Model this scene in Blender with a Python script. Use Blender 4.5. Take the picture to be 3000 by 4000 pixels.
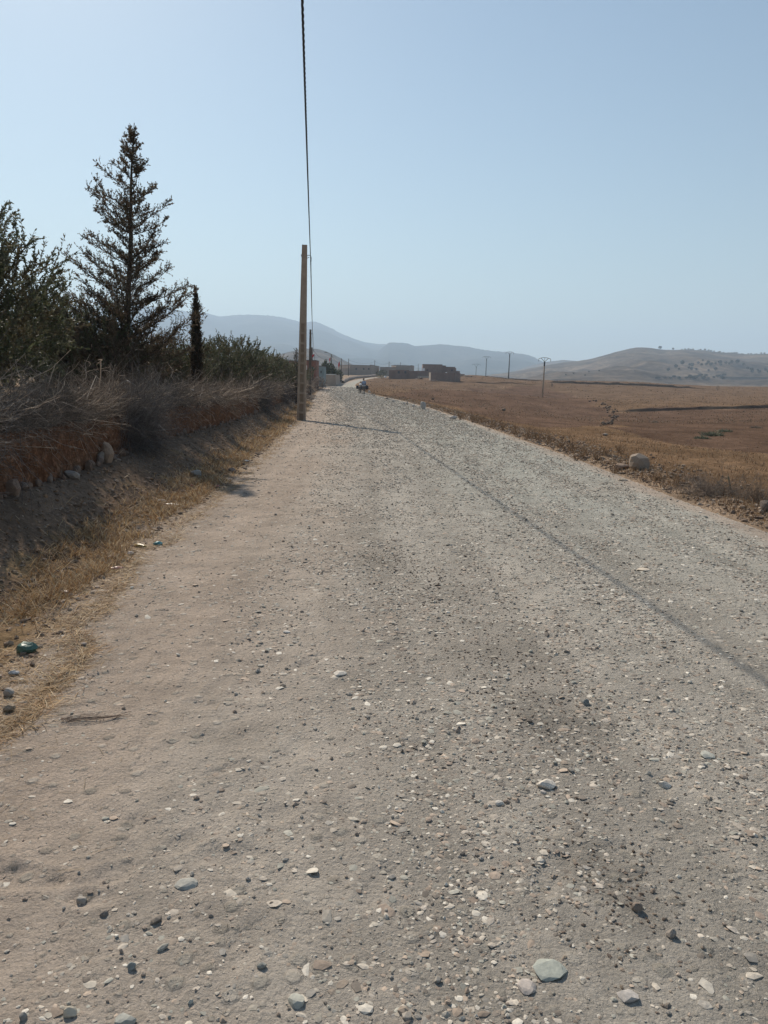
import bpy, math, random
import numpy as np
from mathutils import Matrix, Vector
R = math.radians
for o in list(bpy.data.objects): bpy.data.objects.remove(o)
SC = bpy.context.scene
COL = SC.collection

# ---------------------------------------------------------------- camera
PITCH, ROLL, CAMH, F = 9.55, 1.0, 1.6, 3000.0
cam = bpy.data.cameras.new('camera'); camo = bpy.data.objects.new('camera', cam); COL.objects.link(camo)
cam.sensor_fit = 'VERTICAL'; cam.sensor_height = 36; cam.lens = 27.0
cam.clip_start = 0.05; cam.clip_end = 40000
CM = Matrix.Rotation(R(90 - PITCH), 4, 'X') @ Matrix.Rotation(R(ROLL), 4, 'Z')
camo.matrix_world = Matrix.Translation((0, 0, CAMH)) @ CM
SC.camera = camo
# ---------------------------------------------------------------- sky, sun, exposure
SUNV = Vector((-0.55, 1.1, 1.0)).normalized()
SUN_EL = math.asin(SUNV.z); SUN_AZ = math.atan2(SUNV.x, SUNV.y)
W = bpy.data.worlds.new('World'); SC.world = W; W.use_nodes = True
nt = W.node_tree; nt.nodes.clear()
wo = nt.nodes.new('ShaderNodeOutputWorld'); bg = nt.nodes.new('ShaderNodeBackground'); sk = nt.nodes.new('ShaderNodeTexSky')
sk.sky_type = 'NISHITA'; sk.sun_disc = False
sk.sun_elevation = SUN_EL; sk.sun_rotation = SUN_AZ
sk.altitude = 600; sk.air_density = 1.3; sk.dust_density = .75; sk.ozone_density = .15
bg.inputs['Strength'].default_value = 0.080
tint = nt.nodes.new('ShaderNodeMix'); tint.data_type = 'RGBA'; tint.blend_type = 'MULTIPLY'; tint.inputs[0].default_value = 1.0; tint.inputs[7].default_value = (.935, 1.0, 1.0, 1)
nt.links.new(sk.outputs[0], tint.inputs[6]); nt.links.new(tint.outputs[2], bg.inputs['Color']); nt.links.new(bg.outputs[0], wo.inputs['Surface'])
sl = bpy.data.lights.new('sun', 'SUN'); sl.energy = 5.0; sl.angle = R(0.53); sl.color = (1.0, 0.90, 0.77)
so = bpy.data.objects.new('sun', sl); COL.objects.link(so)
so.rotation_euler = SUNV.to_track_quat('Z', 'Y').to_euler()
SC.view_settings.view_transform = 'Standard'; SC.view_settings.look = 'None'
SC.view_settings.exposure = 0.2; SC.view_settings.gamma = 1.0
SC.render.engine = 'CYCLES'
SC.cycles.volume_bounces = 1; SC.cycles.max_bounces = 6
SC.cycles.use_denoising = True
HAZE_DENSITY = 0.00025

# ---------------------------------------------------------------- helpers
RNG = np.random.default_rng(7)
def ray(px, py):
    v = CM.to_3x3() @ Vector(((px - 1500) / F, -(py - 2000) / F, -1.0)); return v / v.y
def P(px, py, D):
    r = ray(px, py); return Vector((r.x * D, D, CAMH + r.z * D))
def ray_plane(px, py, z):
    r = ray(px, py); D = (z - CAMH) / r.z; return P(px, py, D)
def fade(t): return t * t * t * (t * (t * 6 - 15) + 10)
def sstep(a, b, x):
    t = np.clip((x - a) / (b - a), 0, 1); return t * t * (3 - 2 * t)
def pn(x, y, s=0):
    x = np.asarray(x, float); y = np.asarray(y, float)
    xi = np.floor(x).astype(np.int64); yi = np.floor(y).astype(np.int64); xf = x - xi; yf = y - yi
    def g(ix, iy, dx, dy):
        h = (ix * 374761393 + iy * 668265263 + s * 974634777) & 0xffffffff
        h = ((h ^ (h >> 13)) * 1274126177) & 0xffffffff; h = h ^ (h >> 16)
        a = (h & 0xffff) / 65536.0 * 2 * np.pi
        return np.cos(a) * dx + np.sin(a) * dy
    u = fade(xf); v = fade(yf)
    a = g(xi, yi, xf, yf); b = g(xi + 1, yi, xf - 1, yf); c = g(xi, yi + 1, xf, yf - 1); d = g(xi + 1, yi + 1, xf - 1, yf - 1)
    return (a + u * (b - a)) + v * ((c + u * (d - c)) - (a + u * (b - a)))
def fbm(x, y, o=4, s=0):
    r = 0; a = 1.0
    for k in range(o): r = r + a * pn(x, y, s + k); x = x * 2.03; y = y * 2.03; a *= .5
    return r

def mesh_np(name, V, faces, mat=None, parent=None, smooth=False, col=None, mats=None, midx=None):
    """V (n,3); faces: (m,k) array or list of arrays of equal width each."""
    me = bpy.data.meshes.new(name)
    if not isinstance(faces, list): faces = [faces]
    faces = [f for f in faces if len(f)]
    V = np.asarray(V, np.float32)
    me.vertices.add(len(V)); me.vertices.foreach_set('co', V.ravel())
    li = np.concatenate([np.asarray(f).ravel() for f in faces]).astype(np.int32)
    lt = np.concatenate([np.full(len(f), np.asarray(f).shape[1]) for f in faces]).astype(np.int32)
    ls = np.concatenate([[0], np.cumsum(lt)[:-1]]).astype(np.int32)
    me.loops.add(len(li)); me.loops.foreach_set('vertex_index', li)
    me.polygons.add(len(lt)); me.polygons.foreach_set('loop_start', ls)
    me.polygons.foreach_set('use_smooth', np.full(len(lt), bool(smooth)))
    if mat: me.materials.append(mat)
    if mats:
        for m in mats: me.materials.append(m)
        me.polygons.foreach_set('material_index', np.asarray(midx, np.int32))
    if col is not None:
        at = me.color_attributes.new('Col', 'FLOAT_COLOR', 'POINT')
        c = np.ones((len(V), 4), np.float32); c[:, :3] = col; at.data.foreach_set('color', c.ravel())
    me.update(calc_edges=True); me.validate(clean_customdata=False)
    o = bpy.data.objects.new(name, me); COL.objects.link(o)
    if parent: o.parent = parent
    return o

class MB:
    def __init__(s): s.v = []; s.f = []
    def add(s, vs, fs):
        n = len(s.v); s.v += [tuple(v) for v in vs]; s.f += [tuple(n + i for i in f) for f in fs]; return s
    def box(s, x0, y0, z0, x1, y1, z1):
        return s.add([(x0,y0,z0),(x1,y0,z0),(x1,y1,z0),(x0,y1,z0),(x0,y0,z1),(x1,y0,z1),(x1,y1,z1),(x0,y1,z1)],
                     [(0,3,2,1),(4,5,6,7),(0,1,5,4),(1,2,6,5),(2,3,7,6),(3,0,4,7)])
    def taper(s, z0, z1, a, b):   # a,b = (x0,x1,y0,y1) at z0 / z1
        return s.add([(a[0],a[2],z0),(a[1],a[2],z0),(a[1],a[3],z0),(a[0],a[3],z0),(b[0],b[2],z1),(b[1],b[2],z1),(b[1],b[3],z1),(b[0],b[3],z1)],
                     [(0,3,2,1),(4,5,6,7),(0,1,5,4),(1,2,6,5),(2,3,7,6),(3,0,4,7)])
    def tube(s, pts, rad, n=6, cap=True):
        pts = [Vector(p) for p in pts]; m = len(pts)
        if not hasattr(rad, '__len__'): rad = [rad] * m
        base = len(s.v); up = Vector((.13, .21, .97))
        for i, p in enumerate(pts):
            t = (pts[min(i + 1, m - 1)] - pts[max(i - 1, 0)]).normalized()
            u = t.cross(up)
            if u.length < .05: u = t.cross(Vector((1, 0, 0)))
            u.normalize(); w = t.cross(u)
            for k in range(n):
                a = 2 * math.pi * k / n; s.v.append(tuple(p + (u * math.cos(a) + w * math.sin(a)) * rad[i]))
        for i in range(m - 1):
            for k in range(n):
                a = base + i * n + k; b = base + i * n + (k + 1) % n; s.f.append((a, b, b + n, a + n))
        if cap:
            s.f.append(tuple(base + k for k in range(n))[::-1]); s.f.append(tuple(base + (m - 1) * n + k for k in range(n)))
        return s
    def build(s, name, mat, parent=None, smooth=False):
        me = bpy.data.meshes.new(name); me.from_pydata(s.v, [], s.f); me.materials.append(mat)
        if smooth: me.polygons.foreach_set('use_smooth', [True] * len(me.polygons))
        me.update(); o = bpy.data.objects.new(name, me); COL.objects.link(o)
        if parent: o.parent = parent
        return o
def tag(o, label=None, cat=None, group=None, kind=None):
    if label: o['label'] = label
    if cat: o['category'] = cat
    if group: o['group'] = group
    if kind: o['kind'] = kind
    return o
def empty(name, loc, label, cat, group=None, rz=0):
    o = bpy.data.objects.new(name, None); COL.objects.link(o); o.location = loc; o.rotation_euler.z = rz
    o.empty_display_size = .2
    return tag(o, label, cat, group)
KIDS = {}
def copy_tree(o, parent=None):
    c = o.copy(); COL.objects.link(c)
    if parent: c.parent = parent
    for ch in [x for x in bpy.data.objects if x.parent is o]: copy_tree(ch, c)
    return c

# ---------------------------------------------------------------- materials
def mat_new(name):
    m = bpy.data.materials.new(name); m.use_nodes = True
    t = m.node_tree; b = t.nodes['Principled BSDF']; b.inputs['Roughness'].default_value = .9
    b.inputs['Specular IOR Level'].default_value = 0.0
    return m, t, b
def N(t, kind, **kw):
    n = t.nodes.new('ShaderNode' + kind)
    for k, v in kw.items():
        if hasattr(n, k): setattr(n, k, v)
        else: n.inputs[k].default_value = v
    return n
def L(t, a, b): t.links.new(a, b)
def ramp(t, fac, stops):
    r = t.nodes.new('ShaderNodeValToRGB'); e = r.color_ramp.elements
    while len(e) < len(stops): e.new(.5)
    for k, (p, c) in enumerate(stops): e[k].position = p; e[k].color = (c[0], c[1], c[2], 1) if hasattr(c, '__len__') else (c, c, c, 1)
    L(t, fac, r.inputs['Fac']); return r
def mixc(t, a, b, fac, blend='MIX'):
    m = t.nodes.new('ShaderNodeMix'); m.data_type = 'RGBA'; m.blend_type = blend
    for sck, val in ((m.inputs[6], a), (m.inputs[7], b), (m.inputs[0], fac)):
        if hasattr(val, 'links') or hasattr(val, 'is_linked'): L(t, val, sck)
        elif hasattr(val, '__len__'): sck.default_value = (val[0], val[1], val[2], 1)
        else: sck.default_value = val
    return m.outputs[2]
def noisy(name, c1, c2, scale=3.0, bump=.3, bscale=20., rough=.9, attr=False, detail=6, dist=.02, trans=0, spec=.2):
    m, t, b = mat_new(name)
    tc = N(t, 'TexCoord'); n = N(t, 'TexNoise', Scale=scale, Detail=detail, Roughness=.65); L(t, tc.outputs['Object'], n.inputs['Vector'])
    r = ramp(t, n.outputs['Fac'], [(.32, c1), (.68, c2)]); c = r.outputs['Color']
    if attr:
        a = N(t, 'VertexColor', layer_name='Col'); c = mixc(t, c, a.outputs['Color'], 1.0, 'MULTIPLY')
    L(t, c, b.inputs['Base Color']); b.inputs['Roughness'].default_value = rough; b.inputs['Specular IOR Level'].default_value = spec
    if bump:
        n2 = N(t, 'TexNoise', Scale=bscale, Detail=5, Roughness=.6); L(t, tc.outputs['Object'], n2.inputs['Vector'])
        bp = N(t, 'Bump', Strength=bump, Distance=dist); L(t, n2.outputs['Fac'], bp.inputs['Height']); L(t, bp.outputs['Normal'], b.inputs['Normal'])
    if trans:
        tr = N(t, 'BsdfTranslucent'); L(t, c, tr.inputs['Color']); mx = t.nodes.new('ShaderNodeMixShader'); mx.inputs[0].default_value = trans
        L(t, b.outputs[0], mx.inputs[1]); L(t, tr.outputs[0], mx.inputs[2]); L(t, mx.outputs[0], t.nodes['Material Output'].inputs['Surface'])
    return m

# road: sandy grit with embedded stones
def road_mat():
    m, t, b = mat_new('road_gravel'); tc = N(t, 'TexCoord'); a = N(t, 'VertexColor', layer_name='Col')
    c = a.outputs['Color']
    n1 = N(t, 'TexNoise', Scale=2.2, Detail=8, Roughness=.7); L(t, tc.outputs['Object'], n1.inputs['Vector'])
    c = mixc(t, c, ramp(t, n1.outputs['Fac'], [(.25, .72), (.75, 1.22)]).outputs['Color'], 1.0, 'MULTIPLY')
    n2 = N(t, 'TexNoise', Scale=95., Detail=5, Roughness=.8); L(t, tc.outputs['Object'], n2.inputs['Vector'])
    c = mixc(t, c, ramp(t, n2.outputs['Fac'], [(.30, .74), (.66, 1.22)]).outputs['Color'], 1.0, 'MULTIPLY')
    hs = []
    for sc_, thr, amt in ((13., .10, .62), (31., .13, .55), (75., .14, .5)):
        v = N(t, 'TexVoronoi', Scale=sc_, feature='F1'); L(t, tc.outputs['Object'], v.inputs['Vector'])
        sep = N(t, 'SeparateColor'); L(t, v.outputs['Color'], sep.inputs[0])
        on = N(t, 'Math', operation='LESS_THAN'); on.inputs[1].default_value = .34; L(t, sep.outputs[0], on.inputs[0])
        md = N(t, 'MapRange'); md.inputs[1].default_value = .38; md.inputs[2].default_value = .22; L(t, v.outputs['Distance'], md.inputs[0])
        mk = N(t, 'Math', operation='MULTIPLY'); L(t, md.outputs[0], mk.inputs[0]); L(t, on.outputs[0], mk.inputs[1])
        fc = N(t, 'Math', operation='MULTIPLY'); L(t, mk.outputs[0], fc.inputs[0]); fc.inputs[1].default_value = amt
        st = ramp(t, sep.outputs[1], [(.0, (.22, .20, .17)), (.35, (.33, .31, .265)), (.7, (.42, .385, .33)), (1., (.56, .51, .44))])
        c = mixc(t, c, st.outputs['Color'], fc.outputs[0]); hs.append((mk.outputs[0], thr))
    L(t, c, b.inputs['Base Color'])
    nb = N(t, 'TexNoise', Scale=45., Detail=8, Roughness=.72); L(t, tc.outputs['Object'], nb.inputs['Vector'])
    bp = N(t, 'Bump', Strength=.8, Distance=.03); L(t, nb.outputs['Fac'], bp.inputs['Height']); prev = bp
    for (h, _), d in zip(hs, (.012, .007, .004)):
        b2 = N(t, 'Bump', Strength=.7, Distance=d); L(t, h, b2.inputs['Height']); L(t, prev.outputs['Normal'], b2.inputs['Normal']); prev = b2
    L(t, prev.outputs['Normal'], b.inputs['Normal']); return m
def ground_mat():
    m, t, b = mat_new('dry_earth'); tc = N(t, 'TexCoord'); a = N(t, 'VertexColor', layer_name='Col'); c = a.outputs['Color']
    for sc_, lo, hi in ((.22, .8, 1.18), (1.7, .72, 1.25), (14., .65, 1.3), (60., .7, 1.25)):
        n = N(t, 'TexNoise', Scale=sc_, Detail=6, Roughness=.7); L(t, tc.outputs['Object'], n.inputs['Vector'])
        c = mixc(t, c, ramp(t, n.outputs['Fac'], [(.3, lo), (.7, hi)]).outputs['Color'], 1.0, 'MULTIPLY')
    L(t, c, b.inputs['Base Color'])
    prev = None
    for sc_, d in ((3., .10), (22., .03)):
        n = N(t, 'TexNoise', Scale=sc_, Detail=7, Roughness=.7); L(t, tc.outputs['Object'], n.inputs['Vector'])
        bp = N(t, 'Bump', Strength=.8, Distance=d); L(t, n.outputs['Fac'], bp.inputs['Height'])
        if prev: L(t, prev.outputs['Normal'], bp.inputs['Normal'])
        prev = bp
    L(t, prev.outputs['Normal'], b.inputs['Normal']); return m
M = {}
M['road'] = road_mat(); M['ground'] = ground_mat()
M['stone'] = noisy('stone', (.75, .75, .75), (1.15, 1.12, 1.08), 60, .4, 90, attr=True, dist=.004)
def mud_mat():
    m, t, b = mat_new('red_mud'); tc = N(t, 'TexCoord')
    n = N(t, 'TexNoise', Scale=3.2, Detail=8, Roughness=.7); L(t, tc.outputs['Object'], n.inputs['Vector']); c = ramp(t, n.outputs['Fac'], [(.3, (.17, .083, .05)), (.55, (.275, .145, .086)), (.72, (.36, .225, .145))]).outputs['Color']
    prev = None
    for sc_, lo, d in ((9., .72, .035), (24., .75, .02), (60., .8, .008)):
        v = N(t, 'TexVoronoi', Scale=sc_, feature='F1', Randomness=1.0); L(t, tc.outputs['Object'], v.inputs['Vector'])
        c = mixc(t, c, ramp(t, v.outputs['Distance'], [(.15, 1.15), (.62, lo)]).outputs['Color'], 1., 'MULTIPLY')
        bp = N(t, 'Bump', Strength=.9, Distance=d, invert=True); L(t, v.outputs['Distance'], bp.inputs['Height'])
        if prev: L(t, prev.outputs['Normal'], bp.inputs['Normal'])
        prev = bp
    L(t, c, b.inputs['Base Color']); L(t, prev.outputs['Normal'], b.inputs['Normal']); return m
M['mudwall'] = mud_mat()
M['twig'] = noisy('dry_twig', (.75, .75, .75), (1.2, 1.2, 1.2), 9, 0, attr=True, rough=.8)
M['straw'] = noisy('straw', (.8, .8, .8), (1.2, 1.2, 1.2), 4, 0, attr=True, rough=.7, trans=.25)
M['leaf'] = noisy('olive_leaf', (.8, .8, .8), (1.2, 1.2, 1.2), 3, 0, attr=True, rough=.6, trans=.3, spec=.2)
M['bark'] = noisy('bark', (.05, .04, .03), (.13, .10, .075), 12, .6, 30)
M['concrete'] = noisy('pole_concrete', (.33, .245, .175), (.43, .33, .245), 5, .25, 60, dist=.004)
M['recess'] = noisy('pole_web_concrete', (.27, .195, .13), (.35, .26, .185), 5, .25, 60, dist=.004)
M['metal'] = noisy('galvanised_steel', (.2, .2, .2), (.32, .32, .32), 12, 0, rough=.5)
M['blacksteel'] = noisy('dark_steel', (.05, .05, .055), (.09, .09, .09), 8, 0, rough=.6)
M['rubber'] = noisy('cable_rubber', (.012, .012, .016), (.03, .03, .035), 30, .2, 80, rough=.55, dist=.002)
M['hill'] = None

# ---------------------------------------------------------------- road and terrain
ZT = np.array([(-50,0),(0,0),(60,0),(90,0),(120,.15),(150,.62),(180,1.0),(207,1.35),(240,2.0),(270,2.65),(300,3.3),(334,4.0),(371,4.6),(450,5.2),(700,5.2)])
_yy = np.linspace(-50, 700, 1501); _zz = np.interp(_yy, ZT[:, 0], ZT[:, 1]); _k = np.hanning(61); _k /= _k.sum()
_zz = np.convolve(np.pad(_zz, 30, 'edge'), _k, 'valid')
def road_z(Y): return np.interp(Y, _yy, _zz)
def on_road(px, py):
    r = ray(px, py); d = 1.2
    while d < 400:
        if CAMH + r.z * d <= road_z(d): break
        d *= 1.004
    return P(px, py, d)
def table(lst):
    t = []
    for q in lst:
        p = P(q[0], q[1], q[2]) if len(q) == 3 else on_road(*q); t.append((p.y, p.x))
    t.sort(); a = np.array(t)
    return np.concatenate([[-60.], a[:, 0], [700.]]), np.concatenate([[a[0, 1] + (0.15 if a[0,1] < 0 else 0)], a[:, 1], [a[-1, 1] + 60]])
LT = table([(0,2790),(230,2480),(400,2280),(600,2090),(800,1970),(950,1850),(1060,1740),(1150,1655),(1195,1600),(1222,1562),(1240,1525,112),(1262,1508,150),(1345,1497,215),(1400,1485,275),(1470,1472,332)])
RT = table([(3000,2080),(2700,1975),(2400,1850),(2100,1740),(1900,1670),(1700,1600),(1560,1562),(1440,1536,108),(1400,1522,145),(1385,1513,172),(1395,1503,212),(1430,1487,270),(1470,1477,312),(1500,1474,335)])
def sm(tab):
    y = np.concatenate([np.linspace(-60, 60, 600), np.linspace(60.5, 700, 1400)]); x = np.interp(y, *tab); o = x.copy()
    for k in range(len(y)):
        w = .08 * abs(y[k]) + .8; g = np.exp(-((y - y[k]) / w) ** 2) * np.gradient(y); o[k] = (x * g).sum() / g.sum()
    return y, o
LS, RS = sm(LT), sm(RT)
def Lx(Y): return np.interp(Y, *LS)
def Rx(Y): return np.interp(Y, *RS)
# wall front face line
_w = [(0,1929),(145,1893),(405,1799),(550,1734),(723,1694),(904,1647)]
_wp = [ray_plane(x, y, .45) for x, y in _w]
WT = np.array(sorted([(-15., _wp[0].x + .05)] + [(p.y, p.x) for p in _wp] + [(48., Lx(48.) - 1.25), (70., Lx(70.) - 1.3), (90, Lx(90.) - 1.2), (112., Lx(112.) - 1.0), (300, Lx(300.) - 1)]))
WS = sm((WT[:, 0], WT[:, 1]))
def Wx(Y): return np.interp(Y, *WS)
BANK = [(124., .6, 35.0, 150.), (288., 1.0, 58., 124.), (262., .45, 26., 60.)]   # Y, height, Xmin, Xmax
def bank(X, Y):
    z = 0
    for yb, h, x0, x1 in BANK:
        yy = yb + 1.3 * pn(X * .05, X * 0 + yb, 3) + .25 * pn(X * .9, X * 0 + yb, 4)
        z = z + h * sstep(0, .55, Y - yy) * sstep(x0, x0 + 6, X) * (1 - sstep(x1 - 20, x1, X)) * (.8 + .5 * pn(X * .3, X * 0, 5))
    return z
CP = [(2490,1838,13.6),(3000,1900,14),(2600,1750,24),(3000,1772,30),(2300,1668,50),(2700,1746,34),(3000,1700,48),(2700,1690,52),(2700,1650,75),(3000,1640,80),
      (3000,1595,123),(2700,1602,123),(2390,1613,122),(2390,1640,100),(3000,1570,160),(2700,1560,180),(2390,1562,180),(2118,1565,200),(2200,1620,110),(2100,1682,44),(2000,1640,62),
      (3000,1540,240),(2850,1528,270),(2700,1517,286),(2500,1506,287),(2250,1498,287),(2700,1513,300),(2400,1496,300),(2250,1491,305),(2110,1488,318),(1988,1481,311),(1900,1469,335),(1830,1468,335),
      (2110,1506,260),(1900,1499,260),(1776,1489,264),(1600,1484,262),(1530,1480,285),(1480,1476,300),(1700,1520,165),(1560,1516,165),(1480,1512,175),(1450,1500,215),(1440,1492,250),
      (1620,1552,100),(1900,1600,82),(1800,1560,115),(2000,1540,165),(1500,1530,125),(1550,1552,100),(1900,1640,58),(1760,1600,75)]
pts = []
for px, py, D in CP:
    p = P(px, py, D); pts.append((p.x, p.y, p.z - float(bank(np.array([p.x]), np.array([p.y]))[0])))
for y in (-8, -3, 2, 5, 8, 12, 18, 26, 38, 55, 80, 110, 145, 175, 210, 250, 290, 330, 380, 450): pts.append((float(Rx(y)), y, float(road_z(y))))
for y in (-8, 0, 5): pts += [(12., y, -.4), (30., y, -1.2)]
for px in (1830, 2000, 2300, 2600, 3000, 3500):
    for D in (380, 470, 560):
        r = ray(px, 1500); e = {380: 2.5, 470: -3., 560: -9.}[D]
        if px < 1900: e += 3
        pts.append((r.x * D, D, e))
for px in (1500, 1600, 1720): pts.append((P(px, 1500, 400).x, 400., 5.0)); pts.append((P(px, 1500, 560).x, 560., 3.0))
pts += [(200., 60., -2.5), (260., 160., -2.), (340., 270., 0.), (480., 400., -6)]
pts = np.array(pts)
def ab(X, Y): return np.stack([3 * X / (Y + 22), 2 * np.log(Y + 22)], -1)
_A = ab(pts[:, 0], pts[:, 1])
def tps(d2): return np.where(d2 > 1e-12, d2 * np.log(np.maximum(d2, 1e-12)), 0)
_n = len(pts); _K = tps(((_A[:, None] - _A[None]) ** 2).sum(-1)) + np.eye(_n) * .02
_Pm = np.concatenate([np.ones((_n, 1)), _A], 1)
_S = np.zeros((_n + 3, _n + 3)); _S[:_n, :_n] = _K; _S[:_n, _n:] = _Pm; _S[_n:, :_n] = _Pm.T
_sol = np.linalg.solve(_S, np.concatenate([pts[:, 2], [0, 0, 0]]))
def rbf(X, Y):
    sh = X.shape; q = ab(X.ravel(), Y.ravel()); out = np.empty(len(q))
    for i in range(0, len(q), 20000):
        c = q[i:i + 20000]; out[i:i + 20000] = tps(((c[:, None] - _A[None]) ** 2).sum(-1)) @ _sol[:_n] + _sol[_n] + c @ _sol[_n + 1:]
    return out.reshape(sh)
_dr = np.random.default_rng(19)
DENTS = [(Lx(y) + abs(_dr.normal(0, .9)) + .1, y, _dr.uniform(.05, .12), _dr.uniform(.035, .06), _dr.uniform(0, 3.14), _dr.uniform(.004, .010)) for y in 2.0 * 6.5 ** _dr.uniform(0, 1, 80)]
DENTS += [(x_, y_, .13, .05, a_, .008) for x_, y_, a_ in zip(_dr.uniform(-1.6, 1.2, 26), _dr.uniform(1.8, 5, 26), _dr.normal(1.57, .4, 26))]
def dents(X, Y):
    out = np.zeros(X.shape); m = (Y > 1) & (Y < 16)
    if not m.any(): return out
    x = X[m]; y = Y[m]; z = np.zeros(x.shape)
    for cx, cy, a, b, r_, d in DENTS:
        k = np.abs(y - cy) < .35
        if not k.any(): continue
        dx = x[k] - cx; dy = y[k] - cy; u = (dx * math.cos(r_) + dy * math.sin(r_)) / a; v = (-dx * math.sin(r_) + dy * math.cos(r_)) / b; q = u * u + v * v
        q = q * (1 + .5 * pn(x[k] * 21, y[k] * 19, 67)); z[k] += .75 * (-d * (1 - sstep(.5, 1.1, q)) + .5 * d * np.exp(-((np.sqrt(np.abs(q)) - 1.4) / .3) ** 2))
    out[m] = z; return out
def H(X, Y):
    X, Y = np.broadcast_arrays(np.asarray(X, float), np.asarray(Y, float)); X = X.copy(); Y = Y.copy()
    l = Lx(Y); r = Rx(Y); zr = road_z(Y)
    # right field
    dr = np.maximum(X - r, 0); zf = rbf(X, np.maximum(Y, -10)) + bank(X, Y)
    w = sstep(0, 1, dr / (1.6 + .05 * np.abs(Y)))
    zR = zr * (1 - w) + zf * w + (.09 * np.exp(-((dr - .55) / .35) ** 2) + .06 * fbm(X * 1.7, Y * 1.7, 3, 21) * sstep(.1, .8, dr)) * (1 - sstep(60, 140, Y))
    # left bank
    dl = np.maximum(l - X, 0); dw = np.maximum(l - Wx(Y), .3); f = 1 - sstep(100, 135, Y)
    zb = .45 * sstep(.3, 1.0, dl / dw) + .03 * fbm(X * 2.5, Y * 2.5, 3, 31) * sstep(0, .3, dl)
    zbh = .95 + .035 * np.maximum(dl - dw, 0)
    zl = np.where(dl < dw + .25, zb, zbh + .05 * fbm(X * .8, Y * .8, 3, 41))
    zL = zr + zl * f + (1 - f) * (.012 * dl * (dl > 0) + .35 * sstep(.2, 2.5, dl))
    # road surface: crown, lumps, tyre tracks
    t = np.clip((X - l) / np.maximum(r - l, .1), 0, 1); xr = X - l
    lump = .012 * fbm(X * 1.3, Y * .6, 3, 51) + .005 * fbm(X * 6, Y * 5, 2, 61)
    sand = 1 - sstep(.12, .34, t)
    lump = lump + sand * (.011 * fbm(X * 5.5, Y * 4.5, 3, 71) + .006 * np.abs(pn(X * 9, Y * 7, 75)))
    tr = 0
    for c in (.33, .47, .66, .83): tr = tr - .008 * np.exp(-((t - c - .012 * pn(Y * .15, Y * 0 + c, 77)) / .03) ** 2)
    lump = lump + .0035 * fbm(X * 17, Y * 14, 2, 65) * (Y < 30) + dents(X, Y)
    zC = zr + (lump + tr) * sstep(0, .06, t) * sstep(0, .04, 1 - t) + .03 * np.sin(np.pi * t) * (Y < 150)
    return np.where(X < l, zL, np.where(X > r, zR, zC))
def Hs(x, y): return float(H(np.array([x]), np.array([y]))[0])
def G(px, py):
    """where the sight line of a photo pixel meets the terrain"""
    r = ray(px, py); D = np.geomspace(1.3, 520, 2600); hz = H(r.x * D, D); k = np.nonzero(CAMH + r.z * D <= hz)[0]
    d = D[k[0]] if len(k) else 500.; return Vector((r.x * d, d, Hs(r.x * d, d)))

rows = np.concatenate([np.linspace(-8, 1.2, 40)[:-1], np.geomspace(1.2, 470, 1000)])
rows = np.unique(np.concatenate([rows, np.arange(122.3, 126.6, .12), np.arange(260.5, 264.5, .16), np.arange(286.5, 290.8, .16)]))
nr = len(rows)
def grid_faces(nr_, nc_, off=0):
    i = np.arange(nr_ - 1)[:, None] * nc_ + np.arange(nc_ - 1)[None]; i = i.ravel() + off
    return np.stack([i, i + 1, i + nc_ + 1, i + nc_], 1)
Yg = rows[:, None]
# road sheet
tcol = np.linspace(0, 1, 361); Xr = Lx(Yg) + tcol[None] * (Rx(Yg) - Lx(Yg)); Yr = np.broadcast_to(Yg, Xr.shape); Zr = H(Xr, Yr)
T = np.broadcast_to(tcol[None], Xr.shape)
sandc = np.array((.41, .335, .272)); greyc = np.array((.415, .378, .325)); greenc = np.array((.39, .382, .335))
nz = fbm(Xr * .7, Yr * .25, 4, 81)
ws = np.clip(1 - sstep(.10, .40, T + .12 * nz), 0, 1); ws = np.maximum(ws, sstep(.93, .985, T + .03 * pn(Xr * 2, Yr * .8, 83)) * .85)
ws = np.clip(ws + .25 * sstep(.05, .5, fbm(Xr * .35, Yr * .13, 3, 85)), 0, 1)
wg = sstep(.38, .8, T + .2 * fbm(Xr * .3, Yr * .1, 2, 87)) * sstep(3, 11, Yr)
cr = (greyc * (1 - wg[..., None]) + greenc * wg[..., None]) * (1 - ws[..., None]) + sandc * ws[..., None]
st = .5 * pn(T * 26, Yr * .05, 91) + .5 * pn(T * 55, Yr * .04, 92)
bands = 0
for c_ in (.33, .47, .66, .83): bands = bands - .15 * np.exp(-((T - c_ - .012 * pn(Yr * .15, Yr * 0 + c_, 77)) / .022) ** 2) * (1 + pn(Yr * .5, Yr * 0, 78))
cr = cr * (1 + bands[..., None]) * (1 + .16 * st[..., None]) * (1 + .12 * nz[..., None])
DARK = [(1620,2240,.35),(1760,2350,.45),(1900,2530,.4),(1930,2620,.35),(2150,2790,.35),(2170,2900,.4),(2420,3430,.30),(2390,3560,.25),(1500,2190,.3)]
DARKP = [(on_road(px, py), s) for px, py, s in DARK]
for p, s in DARKP:
    d = np.sqrt((Xr - p.x) ** 2 + ((Yr - p.y) / 1.6) ** 2) + .22 * fbm(Xr * 6, Yr * 4, 3, 95)
    cr = cr * (1 - .13 * (1 - sstep(s * .2, s, d)))[..., None]
road = mesh_np('road', np.stack([Xr, Yr, Zr], -1).reshape(-1, 3), grid_faces(nr, len(tcol)), M['road'], smooth=True, col=cr.reshape(-1, 3))
tag(road, kind='structure')
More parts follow.
